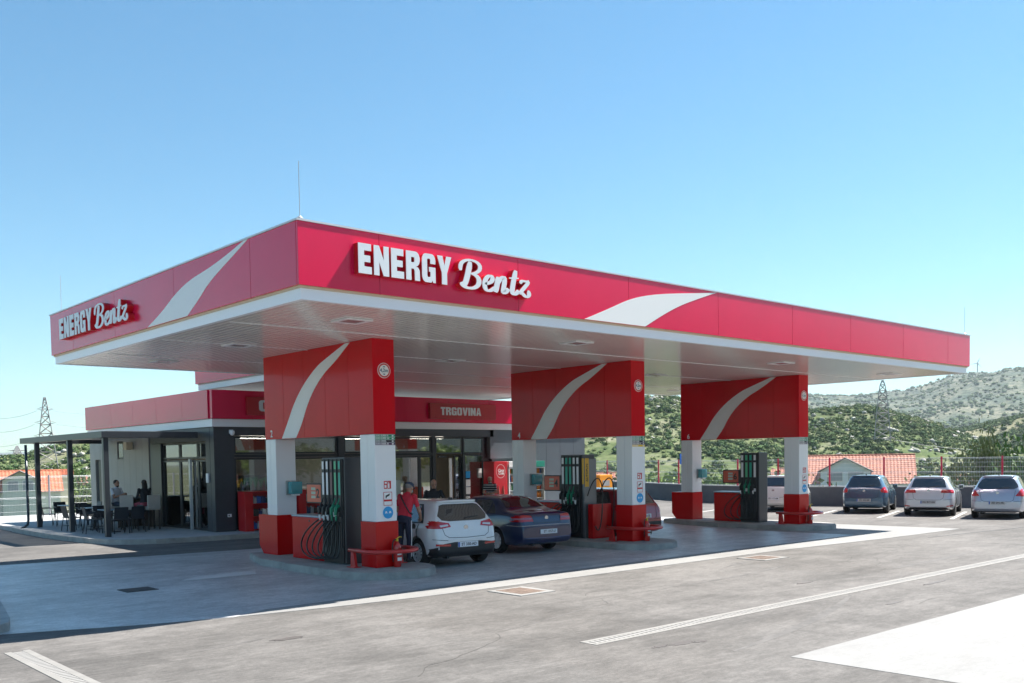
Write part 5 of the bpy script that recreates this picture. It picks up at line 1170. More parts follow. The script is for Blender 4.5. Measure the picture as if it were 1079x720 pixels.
a, e = azel(1030, 383); d = 2620
s = thing('wind_turbine', 'tiny white wind turbine on the far ridge right of the canopy', 'wind turbine', (CAM.x+d*math.sin(a), CAM.y+d*math.cos(a), CAM.z+d*azel(1030, 398)[1]-3))
x, y = s.location.x, s.location.y; z0 = s.location.z; zh = CAM.z+d*e
TW = mat('turbine_white', (.35, .37, .4), .5); MB().tube([(x, y, z0), (x, y, zh)], [1.8, 1.2], 8).build('tower', TW, s); MB().bevbox(x-3, y-1.5, zh-1, x+3, y+1.5, zh+1.6, .3).build('nacelle', TW, s)
ax = Vector((math.cos(a), -math.sin(a), 0)); dp = Vector((math.sin(a), math.cos(a), 0))
for k in range(3):
    b = R(20+120*k); c0 = Vector((x, y, zh+.3))-dp*4; tip = c0+ax*(14*math.sin(b))+Vector((0, 0, 14*math.cos(b))); MB().tube([c0, c0.lerp(tip, .3), tip], [.8, 1.1, .25], 6).build('blade', TW, s)
# ================================================================== CARS
def cpaint(name, c, metal=.0, fl=0): return mat(name, c, .28, metal, 1.0, coat_r=.03, spec=.5)
TAILR = mat('tail_red', (.48, .008, .012), .12, coat=1.0); TAILW = mat('tail_clear', (.62, .60, .60), .12, coat=1.0); TRIMB = mat('trim_black', (.022, .023, .025), .5)
TYRE = RUBBER; RIM = mat('rim_alloy', (.72, .73, .75), .35, .15); RIMD = mat('rim_dark', (.05, .05, .055), .5, .4); GL = mat('car_window', (.030, .036, .040), .03, coat=1.0, coat_r=.01, spec=.8); CHROME = mat('chrome', (.50, .51, .53), .25, .9)
PLATE = mat('plate_white', (.74, .76, .80), .35); PBLUE = mat('plate_blue', (.02, .09, .42), .4); SEAM = mat('seam_black', (.012, .012, .013), .6)
SEATM = mat('seat_fabric', (.07, .07, .075), .9)
def interp(T, x): return float(np.interp(x, [a for a, _ in T], [b for _, b in T]))
def smooth_tab(T, n=60):
    xs = np.array([a for a, _ in T]); ys = np.array([b for _, b in T]); X = np.linspace(xs[0], xs[-1], n*4); Y = np.interp(X, xs, ys)
    k = np.hanning(11); k /= k.sum(); Yp = np.concatenate([[2*Y[0]-q for q in Y[1:6]][::-1], Y, [2*Y[-1]-q for q in Y[-6:-1]][::-1]]); return list(zip(X, np.convolve(Yp, k, 'valid')))
def car_body(sp):
    L_, Wd = sp['L'], sp['W']/2; x0 = -L_/2
    top = smooth_tab(sp['top']); belt = sp['belt']; bot = sp['bot']
    XS = [x0, x0+.015, x0+.05, x0+.10, x0+.16, x0+.23, x0+.32, x0+.42, x0+.54]
    x = x0+.66
    while x < L_/2-.5: XS.append(x); x += .115
    XS += [L_/2-.48, L_/2-.36, L_/2-.25, L_/2-.16, L_/2-.09, L_/2-.035, L_/2]
    secs = []
    for x in XS:
        T = interp(top, x); zb = interp(bot, x); B = min(interp(belt, x), T-.035)
        er = (x-x0)/sp.get('er', .55); ef = (L_/2-x)/.75
        w = Wd
        if er < 1: w = Wd*(1-sp.get('kr', .16)*(1-er)**2.4)
        if ef < 1: w = Wd*(1-.26*(1-ef)**2.2)
        g = sm((T-B-.06)/.40); wt = w*(.90-sp.get('tumble', .235)*g); e = min(.075, (T-B)*.45)
        hb = B-zb
        P = [(0, zb), (.55*w, zb), (.88*w, zb+.005), (.965*w, zb+.05), (.985*w, zb+hb*.22), (1.0*w, zb+hb*.48), (.995*w, zb+hb*.70), (.975*w, zb+hb*.90), (.945*w, B)]
        for f in (.25, .55, .82): P.append((.935*w+(wt-.935*w)*f**.9, B+(T-e-B)*f))
        P += [(wt, T-e), (wt*.90, T-e*.42), (wt*.68, T-e*.12), (wt*.35, T-.0), (0, T+.004)]
        secs.append((x, P))
    n = len(secs[0][1]); V = []; Fs = []; ring = 2*n-2
    for x, P in secs:
        for (y, z) in P: V.append((x, y, z))
        for (y, z) in P[-2:0:-1]: V.append((x, -y, z))
    for i in range(len(secs)-1):
        for k in range(ring): Fs.append((i*ring+k, i*ring+(k+1) % ring, (i+1)*ring+(k+1) % ring, (i+1)*ring+k))
    for base in (0, (len(secs)-1)*ring):
        # cap by strips between mirrored points
        for k in range(n-1):
            a, b = base+k, base+k+1; c_ = base+(ring-k) % ring; d = base+(ring-k-1) % ring
            fc = [a, b, d, c_]; fc = [q for i, q in enumerate(fc) if q not in fc[:i]]
            if len(fc) > 2: Fs.append(tuple(fc))
    me = bpy.data.meshes.new('body'); me.from_pydata(V, [], Fs)
    bm = bmesh.new(); bm.from_mesh(me); bmesh.ops.recalc_face_normals(bm, faces=bm.faces[:]); bm.to_mesh(me); bm.free()
    return me
def bake(me, mods):
    o = bpy.data.objects.new('tmp', me); C.objects.link(o)
    for f in mods: f(o)
    r = mesh_from(o); bpy.data.objects.remove(o); return r
def wheel(parent, x, y, r, side, rim_style, wd=.205):
    t = bpy.data.objects.new('wheel', None); C.objects.link(t); t.parent = parent; t.location = (x, y, r)
    tm = MB(); h = wd/2
    prof = [(r*.66, -h), (r*.90, -h), (r*.975, -h*.72), (r, -h*.35), (r, h*.35), (r*.975, h*.72), (r*.90, h), (r*.66, h*.96), (r*.66, h*.5)]
    tm.lathe(prof, (0, 0, 0), 'y', 36); tm.build('tyre', TYRE, t, smooth='auto', rel=False, fixn=True)
    rm = MB(); s = side
    rm.lathe([(r*.665, s*h*.9), (r*.64, s*h*1.0), (r*.60, s*h*.86), (r*.585, s*h*.3)], (0, 0, 0), 'y', 36, caps=False)
    k = rim_style
    ns = {'five': 5, 'ten': 10, 'hub': 9, 'seven': 7}[k]; wid = {'five': .16, 'ten': .075, 'hub': .15, 'seven': .12}[k]
    for i in range(ns):
        a = 2*PI*i/ns; ca, sa = math.cos(a), math.sin(a); V = []
        for (rr, ww, yy) in ((.07, wid*.8, s*h*.80), (r*.62, wid*1.1, s*h*.86)):
            for q in (-.5, .5):
                for dy in (0, -s*.03): V.append((rr*ca-q*ww*r*sa*1.6, yy+dy, rr*sa+q*ww*r*ca*1.6))
        rm.add(V, [(0, 2, 6, 4), (1, 5, 7, 3), (0, 4, 5, 1), (2, 3, 7, 6), (0, 1, 3, 2), (4, 6, 7, 5)])
    rm.lathe([(.075, s*h*.5), (.075, s*h*.86), (.05, s*h*.95)], (0, 0, 0), 'y', 16)
    rm.build('rim', RIM, t, rel=False, smooth='auto', fixn=True)
    MB().lathe([(r*.655, s*h*.1), (r*.655, s*h*.3)], (0, 0, 0), 'y', 24).build('brake_disc', RIMD, t, rel=False, fixn=True)
def rrect(x0, z0, x1, z1, r, n=4):
    return arc(x1-r, z1-r, r, r, 0, 90, n)+arc(x0+r, z1-r, r, r, 90, 180, n)+arc(x0+r, z0+r, r, r, 180, 270, n)+arc(x1-r, z0+r, r, r, 270, 360, n)
def car(label, spec, loc, heading, group=None):
    sp = spec; L_, W2, H_c = sp['L'], sp['W']/2, sp['H']
    root = thing('parked_car', label, 'car', loc, heading, group)
    me = car_body(sp)
    rw = sp['rw']; xr, xf = sp['xr'], sp['xf']; tr = W2-.115
    cm = MB()
    for xx in (xr, xf):
        for s in (-1, 1): cm.lathe([(rw+.045, s*(W2-.30)), (rw+.045, s*(W2+.2))], (xx, 0, rw+.005), 'y', 40)
    cut = cm.build('cutter', TRIMB, None, fixn=True)
    me.materials.append(sp['paint']); me.materials.append(TRIMB)
    def m1(o):
        s = o.modifiers.new('s', 'SUBSURF'); s.levels = 2; s.render_levels = 2
    b1 = bake(me, [m1]); 
    bm = bmesh.new(); bm.from_mesh(b1); bmesh.ops.recalc_face_normals(bm, faces=bm.faces[:]); tree_ = BVHTree.FromBMesh(bm); bm.to_mesh(b1); bm.free()
    def m2(o):
        b = o.modifiers.new('b', 'BOOLEAN'); b.object = cut; b.operation = 'DIFFERENCE'; b.solver = 'EXACT'
    b2 = bake(b1, [m2]); bpy.data.objects.remove(cut)
    b2.name = 'body'
    for p in b2.polygons:
        p.use_smooth = True; c = p.center
        inw = any(math.hypot(c.x-xx, c.z-rw-.005) < rw+.04 for xx in (xr, xf)) and abs(c.y) > W2-.33
        p.material_index = 1 if (inw or (c.z < sp.get('dark_z', .2) and True)) else 0
    b2.set_sharp_from_angle(angle=R(35))
    body = bpy.data.objects.new('body', b2); C.objects.link(body); body.parent = root
    def cast(view, a, b):
        if view == 'rear': o, d = Vector((-L_/2-2, a, b)), Vector((1, 0, 0))
        elif view == 'front': o, d = Vector((L_/2+2, a, b)), Vector((-1, 0, 0))
        elif view == 'left': o, d = Vector((a, 3, b)), Vector((0, -1, 0))
        elif view == 'right': o, d = Vector((a, -3, b)), Vector((0, 1, 0))
        else: o, d = Vector((a, b, 4)), Vector((0, 0, -1))
        h = tree_.ray_cast(o, d); return (h[0], h[1]) if h[0] is not None else (None, None)
    def patch(name, view, poly, m_, off=.004, parent=body, step=.05, mesh_only=False):
        bm = bmesh.new(); vs = [bm.verts.new((p[0], p[1], 0)) for p in poly]; bm.faces.new(vs)
        bmesh.ops.triangulate(bm, faces=bm.faces[:])
        x0, x1 = min(p[0] for p in poly), max(p[0] for p in poly); z0, z1 = min(p[1] for p in poly), max(p[1] for p in poly)
        x = x0+step
        while x < x1-.005: bmesh.ops.bisect_plane(bm, geom=bm.verts[:]+bm.edges[:]+bm.faces[:], plane_co=(x, 0, 0), plane_no=(1, 0, 0)); x += step
        z = z0+step
        while z < z1-.005: bmesh.ops.bisect_plane(bm, geom=bm.verts[:]+bm.edges[:]+bm.faces[:], plane_co=(0, z, 0), plane_no=(0, 1, 0)); z += step
        bad = []; nn = {}
        for v in bm.verts:
            p, n_ = cast(view, v.co.x, v.co.y)
            if p is None: bad.append(v)
            else: nn[v] = p+n_*off
        for v, q in nn.items(): v.co = q
        bmesh.ops.delete(bm, geom=bad, context='VERTS')
        bmesh.ops.recalc_face_normals(bm, faces=bm.faces[:])
        me_ = bpy.data.meshes.new(name); bm.to_mesh(me_); bm.free(); me_.materials.append(m_)
        for p in me_.polygons: p.use_smooth = True
        if not len(me_.polygons): return None
        c = me_.polygons[len(me_.polygons)//2]; 
        o = bpy.data.objects.new(name, me_); C.objects.link(o); o.parent = parent; return o
    def line(name, view, pts, w_, m_=SEAM, off=.003, parent=body, raised=None):
        P = []
        for a, b in zip(pts[:-1], pts[1:]):
            n_ = max(1, int(math.hypot(b[0]-a[0], b[1]-a[1])/.05))
            P += [(a[0]+(b[0]-a[0])*k/n_, a[1]+(b[1]-a[1])*k/n_) for k in range(n_)]
        P.append(pts[-1]); Q = [cast(view, *p) for p in P]; Q = [q[0]+q[1]*off for q in Q if q[0] is not None]
        if len(Q) > 1:
            return MB().tube(Q, w_/2, 6).build(name, m_, parent, rel=False, smooth=True)
    mir = lambda poly: [(-a, b) for a, b in poly][::-1]
    # glass
    GLm = sp.get('glass', GL)
    for g in sp['side_glass']:
        for v in ('left', 'right'): patch('side_window', v, g, GLm, .005)
    for g in sp.get('side_frame', []):
        for v in ('left', 'right'): patch('window_surround', v, g, TRIMB, .0025)
    patch('rear_window', 'rear', sp['rear_glass'], GLm, .005, step=.04)
    if 'rear_surround' in sp: patch('rear_surround', 'rear', sp['rear_surround'], TRIMB, .0025, step=.04)
    patch('windscreen', 'front', [(-.60, .98), (.60, .98), (.47, H_c-.08), (-.47, H_c-.08)], GLm, .005)
    for s in (-1, 1):
        hp = [(.44, .62), (.72, .66), (.76, .78), (.48, .74)]; patch('headlight', 'front', hp if s > 0 else mir(hp), TAILW, .005)
        for k, (poly, mm) in enumerate(sp['tail']):
            patch('tail_light' if k == 0 else 'tail_light_lens', 'rear', poly if s > 0 else mir(poly), mm, .008+.003*k, step=.03)
        for poly in sp.get('tail_side', []): patch('tail_light', 'left' if s > 0 else 'right', poly, TAILR, .008)
    patch('grille', 'front', [(-.5, .36), (.5, .36), (.42, .58), (-.42, .58)], TRIMB, .004)
    if 'bumper_dark' in sp: patch('rear_diffuser', 'rear', sp['bumper_dark'], TRIMB, .008, step=.04)
    for poly in sp.get('reflectors', []):
        for s in (-1, 1): patch('reflector', 'rear', poly if s > 0 else mir(poly), TAILR, .014, step=.04)
    for (view, pts) in sp['seams']:
        if view == 'side':
            for v in ('left', 'right'): line('panel_gap', v, pts, .012)
        else: line('panel_gap', view, pts, .011)
    for (view, pts, w_, mm) in sp.get('strips', []):
        for v in (('left', 'right') if view == 'side' else (view,)): line('trim_strip', v, pts, w_, mm, .004)
    # plate
    px, pz, pw = sp['plate']
    p, n_ = cast('rear', px, pz); xx = min(cast('rear', px+d, pz+e)[0].x for d in (-.2, 0, .2) for e in (-.05, .05))-.014
    pl_ = MB().bevbox(xx-.008, px-.26, pz-.056, xx+.012, px+.26, pz+.056, .004).build('licence_plate', sp.get('plate_mat', PLATE), body, rel=False)
    q = MB(); fr = ((xx-.010, px-.02, pz), (0, -1, 0), (0, 0, 1), (-1, 0, 0)); put_text(q, sp['reg'], .085, fr, depth=.002, bold=.0015); q.build('plate_text', SEAM, pl_, rel=False)
    if sp.get('eu', True): MB().box(xx-.0105, px+.222, pz-.052, xx-.0085, px+.258, pz+.052).build('plate_band', PBLUE, pl_, rel=False)
    # badge
    bz = sp['badge']; p, n_ = cast('rear', 0, bz)
    MB().lathe([(.055, -.006), (.055, .004), (.04, .01)][::1], (p.x-.004, 0, bz), 'x', 20).build('badge', CHROME, body, rel=False, smooth='auto', fixn=True)
    # high brake light
    zb_ = sp.get('hbl', H_c-.035); p, n_ = cast('rear', 0, zb_)
    if p is not None: patch('brake_light', 'rear', [(-.13, zb_-.014), (.13, zb_-.014), (.13, zb_+.014), (-.13, zb_+.014)], TAILR, .012)
    # spoiler lip
    if sp.get('spoiler'):
        z_ = sp['spoiler']; Q = []
        for k in range(-6, 7):
            y = k*.083; p, n_ = cast('rear', y, z_-.012*abs(k/6)**2); 
            if p is not None: Q.append(p+Vector((-.035, 0, .012)))
        MB().tube(Q, .026, 8).build('spoiler_lip', sp['paint'], body, rel=False, smooth=True)
    # wiper
    if sp.get('wiper', True):
        zz = sp['wiper_z']; p0 = cast('rear', 0.0, zz)[0]; Q = [cast('rear', -.02-.045*k, zz+.03+.004*k)[0] for k in range(9)]
        Q = [q+Vector((-.012, 0, 0)) for q in Q if q is not None]
        MB().tube([p0+Vector((-.01, 0, 0))]+Q, .010, 6).build('wiper', TRIMB, body, rel=False)
    # handles, mirrors
    for s, v in ((1, 'left'), (-1, 'right')):
        for hx in sp['handles']:
            p, n_ = cast(v, hx, sp['hz']);
            if p is not None: MB().bevbox(p.x-.09, p.y-.005 if s > 0 else p.y-.022, p.z-.014, p.x+.09, p.y+.022 if s > 0 else p.y+.005, p.z+.014, .006).build('door_handle', sp.get('handle_mat', sp['paint']), body, rel=False)
        mx, mz = sp['mirror']; p, n_ = cast(v, mx, mz-.02)
        y0 = s*(W2*.90); mr = MB().bevbox(mx-.05, y0+s*.03, mz-.07, mx+.09, y0+s*.21, mz+.08, .03).build('door_mirror', sp.get('mirror_mat', sp['paint']), body, rel=False, smooth='auto')
        MB().bevbox(mx-.057, y0+s*.05, mz-.055, mx-.051, y0+s*.195, mz+.062, .002).build('mirror_glass', GL, mr, rel=False)
    # exhaust + fuel flap
    MB().cyl((-L_/2+.05, sp.get('exh', .5), .235), (-L_/2+.25, sp.get('exh', .5), .235), .03, 10).build('exhaust_pipe', TRIMB, body, rel=False)
    if sp.get('antenna', True):
        p = cast('top', sp.get('antx', -L_/2+.75), 0)[0]
        MB().bevbox(p.x-.06, -.02, p.z-.01, p.x+.05, .02, p.z+.05, .012).build('roof_antenna', TRIMB, body, rel=False)
    for xx in (xr, xf):
        for s in (-1, 1): wheel(root, xx, s*tr, rw, s, sp['rim'])
    # underbody
    MB().box(xr-.3, -W2+.32, .20, xf+.3, W2-.32, .34).build('underbody', TRIMB, root, rel=False)
    MB().cyl((xr, -tr, rw), (xr, tr, rw), .05, 8).build('rear_axle', TRIMB, root, rel=False)
    return root, cast, patch, line, body
def hatch(L=4.0, W=1.72, H=1.47, paint=None, **k):
    h = L/2
    d = dict(L=L, W=W, H=H, paint=paint, rw=.31, xr=-h+.72, xf=h-.82, rim='five', kr=.17,
        top=[(-h, .60), (-h+.03, .72), (-h+.07, .92), (-h+.13, 1.03), (-h+.25, 1.20), (-h+.37, H-.06), (-h+.48, H-.02), (-h+1.0, H), (-h+1.7, H), (-h+2.25, H-.04), (h-1.35, 1.18), (h-.98, .99), (h-.5, .90), (h-.15, .76), (h, .60)],
        belt=[(-h, .58), (-h+.1, .92), (-h+.35, .97), (h-1.4, .90), (h-.9, .86), (h, .55)],
        bot=[(-h, .36), (-h+.04, .27), (-h+.2, .22), (h-.3, .20), (h, .33)],
        side_glass=[[(-h+.62, .99), (-h+1.52, .97), (-h+1.52, H-.115), (-h+.90, H-.12)], [(-h+1.58, .97), (h-1.42, .945), (h-1.60, 1.10), (-h+2.35, H-.125), (-h+1.58, H-.115)]],
        side_frame=[[(-h+.50, .965), (h-1.33, .92), (h-1.52, 1.13), (-h+2.38, H-.10), (-h+.84, H-.095)]],
        rear_glass=[(-.56, 1.03), (.56, 1.03), (.60, 1.10), (.50, H-.11), (.42, H-.085), (-.42, H-.085), (-.50, H-.11), (-.60, 1.10)],
        tail=[([(.48, .80), (.80, .84), (.84, 1.0), (.56, .98)], TAILR)], seams=[('rear', [(-.80, .63), (-.5, .60)]), ('rear', [(.5, .60), (.80, .63)]), ('rear', [(-.56, .99), (-.50, .66), (-.40, .60), (.40, .60), (.50, .66), (.56, .99)]), ('side', [(-h+1.55, .30), (-h+1.55, .96)]), ('side', [(h-1.45, .30), (h-1.42, .92)]), ('side', [(-h+.66, .66), (-h+.70, .80), (-h+.63, .95)]), ('side', [(-h+.95, .42), (-h+.76, .66)])],
        plate=(0, .47, 0), reg='ST 000-AA', badge=.88, spoiler=H-.045, wiper_z=1.035, handles=[-h+1.25, -h+2.15], hz=.86, mirror=(h-1.52, 1.0), exh=.48)
    d.update(k); return d
MP = {n: cpaint('paint_'+n, c, m_) for n, c, m_ in (('white', (.74, .75, .76), 0), ('navy', (.003, .014, .065), 0), ('maroon', (.30, .004, .012), 0), ('steelblue', (.055, .12, .19), .35), ('silverwhite', (.58, .60, .63), .25), ('silver', (.46, .48, .55), .5), ('white2', (.70, .70, .68), 0))}
# white hatchback at the near island
def heading(a, b): return math.atan2(b[1]-a[1], b[0]-a[0])
def place(rx, ry, hd, xr):   # rear axle centre -> car centre
    return (rx-math.cos(hd)*xr, ry-math.sin(hd)*xr, 0)
hd = R(84.5); sp = hatch(4.07, 1.74, 1.46, MP['white'], rim='ten', rw=.315, rear_glass=[(-.57, 1.03), (-.40, 1.005), (.40, 1.005), (.57, 1.03), (.63, 1.12), (.50, 1.335), (.40, 1.36), (-.40, 1.36), (-.50, 1.335), (-.63, 1.12)],
    tail=[([(.38, .885), (.62, .855), (.90, .86), (.90, 1.02), (.70, 1.01), (.42, .97)], TAILR), ([(.44, .905), (.64, .885), (.66, .925), (.46, .94)], TAILW)], tail_side=[[(-2.04, .87), (-1.82, .90), (-1.70, .98), (-1.76, 1.02), (-2.0, 1.01)]],
    bumper_dark=[(-.86, .24), (.86, .24), (.86, .40), (.62, .53), (.34, .56), (-.34, .56), (-.62, .53), (-.86, .40)], reflectors=[[(.44, .475), (.76, .49), (.76, .535), (.44, .52)]], plate=(0, .50, 0), reg='ST 330-AD', badge=.86, seams=hatch()['seams'][:2]+hatch()['seams'][3:]+[('rear', [(-.60, .86), (-.56, .72), (-.46, .66), (0, .645), (.46, .66), (.56, .72), (.60, .86)])], antx=-1.35)
c1, cast1, patch1, line1, body1 = car('white hatchback being refuelled beside the nearest portal', sp, place(5.84, 3.95, hd, sp['xr']), hd, 'cars at the pumps')
# open fuel flap on left rear side
p, n_ = cast1('left', -1.18, .88)
MB().lathe([(.075, .0), (.075, .012)], (p.x, p.y-.004, p.z), 'y', 20).build('fuel_filler', TRIMB, body1, rel=False, fixn=True); MB().bevbox(p.x+.07, p.y+.01, p.z-.08, p.x+.22, p.y+.025, p.z+.08, .01).build('fuel_flap', MP['white'], body1, rel=False)
# navy saloon
h = 4.56/2; H4 = 1.41
sp = dict(L=4.56, W=1.77, H=H4, paint=MP['navy'], rw=.31, xr=-h+.98, xf=h-.88, rim='hub', kr=.15, er=.5, tumble=.25,
    top=[(-h, .66), (-h+.03, .80), (-h+.08, .98), (-h+.16, 1.02), (-h+.60, 1.045), (-h+.85, 1.10), (-h+1.20, 1.30), (-h+1.45, H4-.03), (-h+2.0, H4), (-h+2.55, H4-.03), (h-1.6, 1.12), (h-1.35, 1.0), (h-.6, .88), (h-.1, .74), (h, .60)],
    belt=[(-h, .62), (-h+.1, .93), (-h+.8, .96), (h-1.5, .90), (h-.8, .84), (h, .55)], bot=[(-h, .36), (-h+.05, .26), (-h+.3, .20), (h-.3, .20), (h, .33)],
    side_glass=[[(-h+1.08, .985), (-h+1.40, .98), (-h+1.40, 1.235)], [(-h+1.44, .98), (-h+2.16, .97), (-h+2.14, H4-.11), (-h+1.60, H4-.115), (-h+1.44, 1.27)], [(-h+2.22, .97), (h-1.52, .945), (h-1.68, 1.08), (-h+2.85, H4-.13), (-h+2.22, H4-.11)]],
    rear_glass=[(-.60, 1.12), (.60, 1.12), (.56, 1.19), (.49, H4-.09), (.44, H4-.075), (-.44, H4-.075), (-.49, H4-.09), (-.56, 1.19)],
    tail=[([(.42, .80), (.86, .80), (.88, .94), (.66, .965), (.46, .94)], TAILR), ([(.46, .855), (.85, .86), (.85, .89), (.46, .885)], mat('tail_mid', (.30, .10, .14), .15, coat=1))], tail_side=[[(-h+.02, .80), (-h+.22, .80), (-h+.26, .92), (-h+.05, .93)]],
    seams=[('rear', [(-.44, 1.0), (-.42, .76), (.42, .76), (.44, 1.0)]), ('side', [(-h+1.42, .46), (-h+1.42, .95)]), ('side', [(-h+2.19, .26), (-h+2.19, .95)]), ('side', [(h-1.52, .28), (h-1.50, .92)])],
    strips=[('side', [(-h+.1, .70), (-h+.55, .705)], .022, CHROME), ('rear', [(-.80, .70), (-.3, .705), (.3, .705), (.80, .70)], .024, CHROME), ('rear', [(-.70, .40), (0, .395), (.70, .40)], .02, mat('lip_blue', (.05, .09, .22), .3, coat=1)), ('side', [(-h+1.3, .60), (h-1.3, .60)], .03, MP['navy'])],
    plate=(-.02, .545, 0), reg='ST 1357-U', badge=.875, eu=False, handles=[-h+1.9, -h+2.85], hz=.87, mirror=(h-1.62, 1.0), wiper=False, antenna=False, hbl=H4-.06, exh=.42, handle_mat=TRIMB)
hd = R(85); car('dark blue saloon between the nearest and middle islands', sp, place(9.02, 5.0, hd, sp['xr']), hd, 'cars at the pumps')
# maroon hatchback
hd = R(88); sp = hatch(4.0, 1.68, 1.47, MP['maroon'], rw=.295, rim='seven', bumper_dark=[(-.84, .44), (.84, .44), (.84, .54), (-.84, .54)], plate=(0.0, .70, 0), reg='ST 618-KR', tail=[([(.62, .78), (.84, .78), (.82, 1.04), (.66, 1.0)], TAILR)], badge=.9, handle_mat=TRIMB)
car('maroon hatchback at the pump behind the middle portal', sp, place(13.0, 5.1, hd, sp['xr']), hd, 'cars at the pumps')
# parked row
G = 'cars parked along the low wall'
tail_h = lambda a, b, c_, d: [([(a, b), (c_, b+.03), (c_+.02, d), (a+.06, d-.01)], TAILR)]
hd = R(21); sp = hatch(3.99, 1.71, 1.49, MP['steelblue'], plate=(0, .53, 0), tail=[([(.62, .83), (.84, .80), (.80, 1.02), (.70, 1.03), (.60, .92)], TAILR)], reg='ZD 452-EP', badge=.88, plate_mat=mat('plate_grey', (.45, .46, .46), .4)); car('blue grey hatchback parked leftmost of the three by the low wall', sp, place(28.1, 5.95, hd, sp['xr']), hd, G)
hd = R(19.5); sp = hatch(4.2, 1.78, 1.46, MP['silverwhite'], rw=.32, plate=(0, .52, 0), tail=[([(.42, .86), (.84, .85), (.84, .97), (.50, .98), (.44, .95)], TAILR)], reflectors=[[(.62, .36), (.82, .38), (.82, .41), (.62, .39)]], bumper_dark=[(-.70, .25), (.70, .25), (.62, .33), (-.62, .33)], reg='DU 817-GA', badge=.93, rim='ten', rear_glass=[(-.60, 1.05), (.60, 1.05), (.52, 1.34), (.46, 1.365), (-.46, 1.365), (-.52, 1.34)], plate_mat=MATS['plate_grey']); car('silver white hatchback with slim tail lights parked in the middle by the low wall', sp, place(27.9, 3.3, hd, sp['xr']), hd, G)
hd = R(17); sp = hatch(4.0, 1.74, 1.50, MP['silver'], plate=(0, .56, 0), tail=[([(.56, .80), (.80, .78), (.84, 1.02), (.74, 1.06), (.66, .94)], TAILR)], reg='ZD 291-FK', badge=.90, rear_glass=[(-.52, 1.03), (.52, 1.03), (.64, 1.10), (.62, 1.18), (.50, 1.36), (.40, 1.40), (-.40, 1.40), (-.50, 1.36), (-.62, 1.18), (-.64, 1.10)], plate_mat=MATS['plate_grey']); car('silver hatchback with rounded tail parked at the right edge by the low wall', sp, place(27.7, .75, hd, sp['xr']), hd, G)
hd = R(21); sp = hatch(4.2, 1.76, 1.48, MP['white2'], plate=(0, .55, 0), tail=[([(.46, .84), (.84, .84), (.82, .97), (.52, .97)], TAILR)], reg='ZD 117-LM', reflectors=[[(.60, .42), (.80, .44), (.80, .48), (.60, .46)]]); car('white hatchback parked by the wall, seen between dispenser 6 and its column', sp, place(27.35, 9.55, hd, sp['xr']), hd, G)
# ================================================================== PEOPLE
SKIN = mat('skin', (.42, .23, .16), .55, var=.06, vs=9, spec=.35); HAIRD = mat('hair_dark', (.020, .015, .012), .6, var=.3, vs=40); HAIRG = mat('hair_grey', (.20, .18, .17), .6, var=.3, vs=40)
def cap(mb, a, b, ra, rb, n=16):
    a, b = Vector(a), Vector(b); d = (b-a); L_ = d.length; t_ = d/L_; P = []; Rr = []
    for k in range(4): q = PI/2*(k)/4; P.append(a-t_*ra*math.cos(q)); Rr.append(max(.002, ra*math.sin(q)))
    for k in range(5): P.append(a.lerp(b, k/4)); Rr.append(ra+(rb-ra)*k/4)
    for k in range(1, 5): q = PI/2*k/4; P.append(b+t_*rb*math.sin(q)); Rr.append(max(.002, rb*math.cos(q)))
    mb.tube(P, Rr, n)
def ell(mb, c, r, n=16, rot=None):
    c = Vector(c); V = []; F = []; m_ = 10
    for i in range(m_+1):
        th = PI*i/m_
        for k in range(n):
            ph = 2*PI*k/n; v = Vector((r[0]*math.sin(th)*math.cos(ph), r[1]*math.sin(th)*math.sin(ph), r[2]*math.cos(th)))
            if rot is not None: v = rot @ v
            V.append(c+v)
    for i in range(m_):
        for k in range(n): F.append((i*n+k, (i+1)*n+k, (i+1)*n+(k+1) % n, i*n+(k+1) % n))
    mb.add(V, F)
def ringloft(mb, secs, n=20):
    """secs: (centre, half_side_vec, half_front_vec)"""
    V = []; F = []
    for c, s, f in secs:
        for k in range(n): a = 2*PI*k/n; V.append(Vector(c)+Vector(s)*math.copysign(abs(math.cos(a))**.8, math.cos(a))+Vector(f)*math.copysign(abs(math.sin(a))**.9, math.sin(a)))
    for i in range(len(secs)-1):
        for k in range(n): F.append((i*n+k, i*n+(k+1) % n, (i+1)*n+(k+1) % n, (i+1)*n+k))
    F.append(tuple(range(n))[::-1]); F.append(tuple((len(secs)-1)*n+k for k in range(n))); mb.add(V, F)
